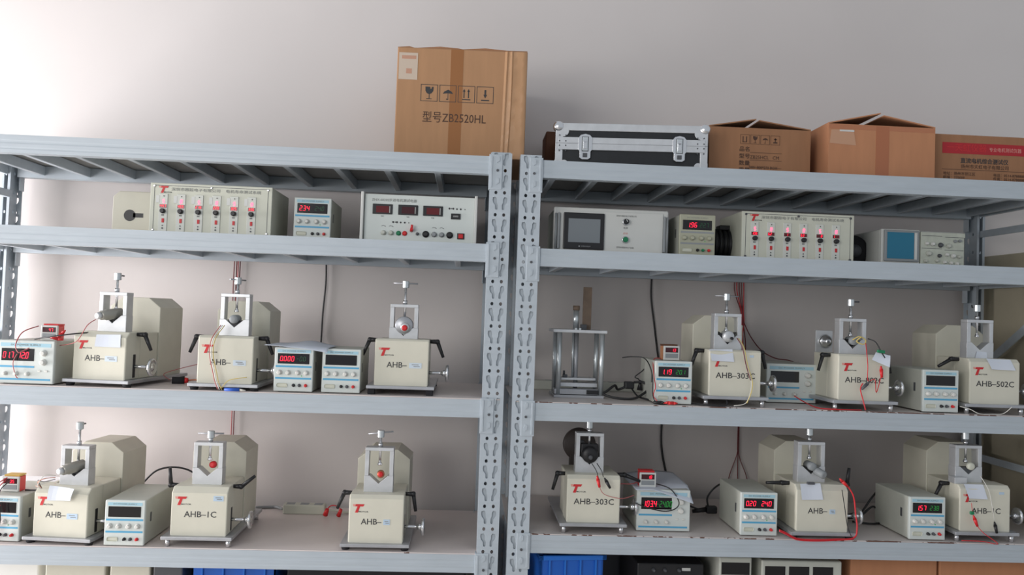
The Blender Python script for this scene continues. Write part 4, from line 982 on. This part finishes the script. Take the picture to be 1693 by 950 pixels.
for k in range(5):
    x = 1.125+.008*k
    st.append(([(x, .640+.002*k, 1.74), (x-.006+.002*k, .640, 1.64), (1.148+.003*k, .64, 1.55), (1.152+.003*k, .642, 1.50), ((1.160 if k % 2 else 1.147)+.012*(k > 2), .64, 1.42), (1.15+.02*(k > 1)+.02*(k > 3), .62, 1.33), (1.16+.01*k, .58, SH('R3')+.003)], ['darkred', 'redwire', 'darkred', 'darkred', 'redwire'][k]))
st.append(([(1.156, .64, 1.52), (1.19, .64, 1.45), (1.24, .64, 1.39), (1.285, .60, 1.36), (1.36, .56, 1.34), (1.42, .55, SH('R3')+.004)], 'darkred'))
bundle('spread of red wires dropping behind the AHB-303C machine with the paper label', st)
bundle('three thin red wires fanning out on the wall above the supply lit 0.20', [([(1.150, .642, 1.2), (1.150, .642, 1.0), (1.148, .642, .95), (1.118, .642, .86), (1.10, .62, SH('R4')+.003)], 'darkred'), ([(1.152, .645, 1.2), (1.153, .645, 1.0), (1.154, .645, .93), (1.156, .645, .85), (1.157, .62, SH('R4')+.003)], 'darkred'), ([(1.154, .642, 1.2), (1.156, .642, 1.0), (1.160, .642, .94), (1.192, .642, .86), (1.20, .62, SH('R4')+.003)], 'darkred')], .0018)
cable('black arching cable behind the deep power supply on the lower left shelf', [(-1.22, .50, SH('L4')+.10), (-1.17, .50, SH('L4')+.150), (-1.10, .50, SH('L4')+.165), (-1.03, .50, SH('L4')+.145), (-.99, .48, SH('L4')+.09), (-.98, .46, SH('L4')+.004)], 'blackwire', .0035)
# plug and cord loops on the upper machine shelf, right rack
t = thing('power_plug', 'black power plug with looped cord beside the press fixture', 'plug', (.600, .22, SH('R3')))
obj('plug_body', MB().box(-.016, .018, -.012, .020, .034, .060, .004), 'black', t)
obj('plug_pins', MB().box(.0, .006, .020, .034, .040, .046).box(.0, .006, .020, .034, .050, .056), 'chrome', t)
obj('cord', MB().tube([(-.01, 0, .042), (-.04, .0, .030), (-.055, -.02, .046), (-.085, -.04, .028), (-.10, -.05, .016), (-.06, -.07, .006), (.0, -.08, .006), (.04, -.06, .022), (.062, -.04, .040), (.05, -.02, .060), (.018, 0, .058)], .0045, 8, 6), 'blackwire', t)
obj('cord', MB().tube([(.010, -.01, .034), (.024, -.05, .012), (.05, -.09, .006), (.09, -.12, .005), (.16, -.15, .005), (.22, -.205, .005), (.29, -.21, .005), (.30, -.20, .02), (.302, -.195, .03)], .003, 8, 6), 'blackwire', t)
t = thing('test_lead', 'black and red test leads with red clip in front of the supply lit 1.19', 'test lead', (.66, .01, SH('R3')))
obj('lead_wire', MB().tube([(-.10, .14, .150), (-.07, .10, .156), (-.03, .08, .150), (-.018, .02, .10), (-.016, .012, .03), (.0, .0, .004), (.03, -.004, .004)], .002, 6, 5), 'blackwire', t)
obj('lead_wire', MB().tube([(.035, .11, .152), (.0, .08, .151), (-.012, .03, .11), (-.008, .012, .06), (-.014, .012, .03), (.005, .0, .008), (.03, -.003, .008)], .0014, 6, 5), 'redwire', t)
croc(t, (.026, -.002, .0085), (1, -.05, -.02), 'red'); croc(t, (.060, -.002, .008), (-1, 0, .0), 'red'); croc(t, (-.016, .0, .0085), (1, 0, 0), 'black')
t = thing('test_lead', 'black cone ended lead hanging left of the supply lit 1.19', 'test lead', (.60, .22, SH('R3')))
obj('lead_wire', MB().tube([(.115, -.02, .146), (.08, -.02, .135), (.045, 0, .098), (.022, 0, .078), (.035, 0, .070), (.040, 0, .060)], .0022, 6, 5), 'blackwire', t)
obj('lead_cone', MB().cyl((.040, 0, .030), (.042, 0, .066), .011, .003, 12), 'black', t)
# power strips
def strip(label, x, y, z, L, rz, mname='offwhite', n=3):
    t = thing('power_strip', label, 'power strip', (x, y, z), rz)
    obj('strip_body', MB().box(-L/2, L/2, 0, .045, 0, .036, .004), mname, t)
    for k in range(n):
        cx = -L/2+L*(k+.5)/n
        obj('socket', MB().box(cx-.016, cx+.016, .006, .038, .036, .0365).box(cx-.007, cx-.004, .012, .024, .0365, .037), 'grey', t)
    obj('cord', MB().tube([(L/2, .022, .018), (L/2+.03, .022, .012), (L/2+.08, .03, .005), (L/2+.13, .05, .004)], .0035, 8, 5), mname, t)
    return t
strip('white power strip with red plugs at the back of the lower left shelf', -.60, .48, SH('L4'), .16, 0, 'cream2')
t = thing('red_plug', 'pair of red plugs on the white power strip behind the copper motor machine', 'plug', (-.49, .44, SH('L4')))
obj('plug_body', MB().cyl((-.02, 0, .010), (-.012, -.01, .034), .010, .007, 12), 'red', t); obj('plug_body', MB().cyl((.030, 0, .008), (.040, -.01, .034), .009, .006, 12), 'red', t)
obj('cord', MB().tube([(-.012, -.01, .034), (.0, .0, .045), (.02, .0, .045), (.040, -.01, .034)], .002, 6, 5), 'redwire', t)
strip('long grey power strip behind the press fixture on the right rack', .46, .46, SH('R3'), .50, 0, 'psubody', 6)
t = thing('plug_cluster', 'black plug and cord tangle between the draped supply and the supply lit 0.20', 'plug', (.90, .30, SH('R4')))
obj('plug_body', MB().box(.022, .062, -.012, .015, .012, .040, .005).cyl((-.03, 0, .018), (.022, 0, .026), .007, .010, 12), 'black', t)
obj('cord', MB().tube([(.030, 0, .036), (.026, 0, .070), (.05, .0, .105), (.09, .02, .12), (.14, .06, .10)], .0035, 8, 5), 'blackwire', t)
obj('cord', MB().tube([(.02, 0, .02), (-.02, .0, .030), (-.06, .02, .040), (-.11, .04, .02)], .0035, 8, 5), 'blackwire', t)
t = thing('plug_cluster', 'black tangled cords right of the red lead machine on the lower right shelf', 'plug', (1.475, .26, SH('R4')))
obj('plug_body', MB().cyl((-.04, 0, .020), (.02, 0, .028), .010, .012, 12), 'black', t)
for q in ([(.02, 0, .03), (.04, 0, .06), (.06, 0, .09), (.09, .02, .11)], [(.02, 0, .02), (.05, 0, .05), (.07, 0, .06), (.10, .02, .04)], [(-.04, 0, .02), (-.07, 0, .05), (-.10, .02, .08)], [(-.02, -.02, .008), (.04, -.04, .006), (.10, -.02, .006), (.14, 0, .006)]):
    obj('cord', MB().tube(q, .0038, 8, 5), 'blackwire', t)
# leads at the left end
t = thing('test_lead', 'red and black test leads from the left mini meter to the first cream machine', 'test lead', (-1.41, .06, SH('L3')+.150))
obj('lead_wire', MB().tube([(-.02, .0, -.003), (.02, -.03, .004), (.07, -.05, .012), (.12, -.04, .020), (.16, .0, .026)], .0024, 6, 5), 'blackwire', t)
obj('lead_wire', MB().tube([(-.025, .03, .04), (-.05, -.02, .02), (-.052, -.055, -.02), (-.04, -.060, -.045), (-.03, -.055, -.04), (-.01, -.052, -.03)], .0018, 6, 5), 'pinkwire', t)
obj('lead_wire', MB().tube([(-.05, -.046, -.05), (-.06, -.050, -.08), (-.05, -.050, -.12), (-.042, -.048, -.13)], .0014, 6, 5), 'pinkwire', t)
croc(t, (.040, -.02, .006), (1, .1, -.2), 'red'); croc(t, (.050, .0, .0), (.6, .1, .7), 'red')
t = thing('test_lead', 'red and dark leads hanging over the bottom left power supply', 'test lead', (-1.50, .02, SH('L4')+.150))
for q, mm in (([(-.005, .05, .04), (.0, -.012, .02), (.004, -.014, -.03), (.002, -.016, -.08), (-.012, -.016, -.12), (-.03, -.014, -.13)], 'redwire'), ([(.012, .05, .04), (.012, -.012, .02), (.016, -.014, -.04), (.020, -.016, -.08), (.004, -.016, -.13)], 'blackwire'), ([(.0, .05, .05), (-.006, -.012, .03), (-.004, -.014, -.03), (.0, -.018, -.07)], 'redwire')):
    obj('lead_wire', MB().tube(q, .0017, 6, 5), mm, t)
croc(t, (.004, -.018, -.105), (0, 0, 1), 'red'); croc(t, (-.018, -.018, -.136), (.8, 0, .5), 'red')
obj('lead_wire', MB().tube([(.04, .09, .002), (.07, .08, .004), (.11, .06, .012), (.15, .09, .030)], .003, 6, 5), 'blackwire', t); croc(t, (.115, .06, .014), (1, .1, .4), 'red')
t = thing('alligator_clip_lead', 'blue clip lying in front of the pale wired machine on the left rack', 'clip', (-.765, -.004, SH('L3')))
obj('clip_body', MB().cyl((-.02, .0, .006), (.028, .002, .006), .005, .006, 12), 'bluewire', t)
obj('clip_jaw', MB().cyl((.028, .002, .006), (.048, .002, .004), .004, .0015, 10), 'whitewire', t)
t = thing('small_motor', 'small loose motor with red wires left of the pale wired machine', 'motor', (-.965, .20, SH('L3')))
obj('motor_can', MB().cyl((-.06, 0, .012), (-.02, .01, .012), .012, n=16), 'rubber', t)
obj('red_end', MB().cyl((-.02, .01, .012), (-.008, .012, .012), .011, .008, 14), 'red', t)
obj('lead_wire', MB().tube([(-.008, .012, .012), (.02, .0, .016), (.05, .01, .012), (.075, -.02, .010)], .003, 6, 5), 'copper', t)
obj('lead_wire', MB().tube([(-.07, .01, .012), (-.10, .03, .030), (-.05, .04, .050), (.04, .03, .075), (.09, 0, .09)], .0013, 6, 5), 'pinkwire', t)
cable('red lead along the shelf edge between wide unlit supply and AHB-802C machine', [(1.20, .18, SH('R3')+.030), (1.225, .15, SH('R3')+.012), (1.23, .05, SH('R3')+.003), (1.27, .012, SH('R3')+.003), (1.32, .010, SH('R3')+.003), (1.37, .014, SH('R3')+.003)], 'redwire', .002, 'test lead', 'test_lead')
cable('thin white wire looping in front of the AHB-502C machine', [(1.72, .016, SH('R3')+.026), (1.75, .004, SH('R3')+.018), (1.785, .004, SH('R3')+.003), (1.83, .006, SH('R3')+.003), (1.87, .006, SH('R3')+.006), (1.90, .004, SH('R3')+.03)], 'whitewire', .0014, 'wire', 'thin_wire')
obj_ = cable('red meter leads looping from the mini meter to the wide lit supply', [(.665, .10, SH('R4')+.16), (.72, .06, SH('R4')+.150), (.75, .045, SH('R4')+.11), (.74, .045, SH('R4')+.085), (.70, .045, SH('R4')+.075), (.64, .045, SH('R4')+.086), (.60, .05, SH('R4')+.10)], 'blackwire', .002, 'test lead', 'test_lead')
cable('red wire strands draped left of the mini meter with red tape', [(.645, .12, SH('R4')+.17), (.60, .10, SH('R4')+.155), (.55, .10, SH('R4')+.152), (.52, .11, SH('R4')+.13)], 'pinkwire', .002, 'wire', 'thin_wire')
cable('pale cord along the back of the lower left shelf, left of the white power strip', [(-.80, .55, SH('L4')+.006), (-.76, .56, SH('L4')+.006), (-.72, .56, SH('L4')+.007), (-.685, .51, SH('L4')+.012)], 'grey', .0055, 'cable', 'white_cord')
# white carton at the left of the lower shelf
tag(obj('white_box', MB().box(-1.76, -1.485, .30, .53, SH('L4'), SH('L4')+.112, .004), 'whitebox'), 'plain white box at the back left of the lower machine shelf', 'box')

# ------------------------------------------------------------------ things on the bottom shelves
def low_box(name, label, cat, x0, x1, y0, y1, zt, mname, shelf='L5', parts=None):
    z0 = SH(shelf); t = thing(name, label, cat, ((x0+x1)/2, y0, z0))
    obj('body', MB().box(-(x1-x0)/2, (x1-x0)/2, 0, y1-y0, 0, zt-z0, .005), mname, t)
    return t, (x1-x0)/2, zt-z0
def bin_(label, x0, x1, y0, y1, zt, shelf, rz=0, tilt=0):
    z0 = SH(shelf); t = thing('plastic_bin', label, 'bin', ((x0+x1)/2, y0, z0), rz)
    w2 = (x1-x0)/2; d = y1-y0; h = zt-z0; th = .005
    m = MB(); f = .012
    # tapering walls
    def wall(a, b, c, e): m.prism([a, b, c, e], 0, h, 'Z')
    m.box(-w2+f, w2-f, f, d-f, 0, th)
    m.box(-w2, w2, 0, th, 0, h-.002).box(-w2, w2, d-th, d, 0, h-.002).box(-w2, -w2+th, 0, d, 0, h-.002).box(w2-th, w2, 0, d, 0, h-.002)
    obj('bin_body', m, 'bin', t)
    m = MB(); m.box(-w2-.01, w2+.01, -.010, .006, h-.016, h, .002).box(-w2-.01, w2+.01, d-.006, d+.010, h-.016, h, .002).box(-w2-.01, -w2+.006, -.01, d+.01, h-.016, h, .002).box(w2-.006, w2+.01, -.01, d+.01, h-.016, h, .002)
    obj('bin_rim', m, 'binlight', t)
    m = MB()
    for k in range(4):
        cx = -w2+w2*2*(k+.5)/4; m.box(cx-.003, cx+.003, -.008, 0, .02, h-.016)
    obj('bin_ribs', m, 'binlight', t)
    return t
low_box('storage_box', 'white box peeking out under the lower left shelf beam, at its far left', 'box', -1.70, -1.47, .25, .50, .630, 'offwhite')
low_box('storage_box', 'cream box under the lower left shelf, right of the white box', 'box', -1.40, -1.20, .15, .45, .634, 'cream')
low_box('storage_box', 'second cream box under the lower left shelf, before the grey one', 'box', -1.185, -1.05, .15, .45, .634, 'cream')
low_box('storage_box', 'dark grey box under the lower left shelf, left of the blue bin', 'box', -1.04, -.94, .15, .45, .630, 'dgrey')
bin_('dark blue bin under the lower left shelf beam', -.90, -.62, .12, .45, .636, 'L5')
low_box('storage_box', 'long near black box under the lower left shelf, right of the blue bin', 'box', -.58, .03, .12, .45, .628, 'rubber')
bin_('bright blue plastic bin under the right rack, beside the central posts', .285, .500, .06, .36, .690, 'R5', 6)
t, w2, h = low_box('dark_instrument', 'black flat instrument under the right rack shelf, right of the blue bin', 'instrument', .625, .860, .10, .42, .655, 'black', 'R5')
for a in (-.06, -.02, .03): obj('knob', knob(MB(), a, 0, h-.022, .006), 'dgrey', t)
obj('white_label', MB().box(.04, .07, -.0008, 0, h-.024, h-.014), 'offwhite', t)
low_box('storage_box', 'dark panel shaped box standing behind the black instrument', 'box', .56, .91, .46, .58, .70, 'dgrey', 'R5')
t, w2, h = low_box('small_instrument', 'small cream framed instrument with a black window at the bottom of the photo', 'instrument', .905, 1.020, .07, .40, .690, 'psubody', 'R5')
obj('display_window', MB().box(-w2+.008, w2-.008, -.001, 0, h-.06, h-.018), 'window', t)
low_box('storage_box', 'dark blue box between the two cream framed instruments', 'box', 1.03, 1.37, .36, .56, .705, 'bin', 'R5')
t, w2, h = low_box('wide_instrument', 'wide cream framed instrument with three dark windows at the bottom of the photo', 'instrument', 1.055, 1.340, .07, .34, .682, 'psubody', 'R5')
for a in (-.095, -.01, .075): obj('display_window', MB().box(a-.036, a+.036, -.001, 0, h-.07, h-.020), 'window', t)
carton("cardboard carton under the right rack's lowest beam, left one of the pair", 1.385, 1.700, .10, .50, SH('R5'), .505, 'cardorange')
carton("cardboard carton under the right rack's lowest beam, right one of the pair", 1.708, 2.06, .10, .50, SH('R5'), .505, 'cardorange')
for x, s in ((1.47, '步进驱动器'), (1.74, 'MOTOR DRIVER')):
    pass
# ------------------------------------------------------------------ cabinet beyond the right rack
t = thing('metal_cabinet', 'olive beige metal cabinet standing beyond the right end of the right rack', 'cabinet', (2.62, .02, 0))
obj('body', MB().box(-.43, .43, .02, .62, .06, 1.82, .004), 'cabinet', t)
for s in (-1, 1):
    dr = obj('door', MB().box(min(0, s*.425)+.003, max(0, s*.425)-.003, 0, .02, .08, 1.80, .003), 'cabinet', t)
    obj('handle', MB().box(s*.04-.008, s*.04+.008, -.02, 0, .95, 1.07, .004), 'chrome', dr)
obj('plinth', MB().box(-.42, .42, .04, .60, 0, .06), 'dgrey', t)
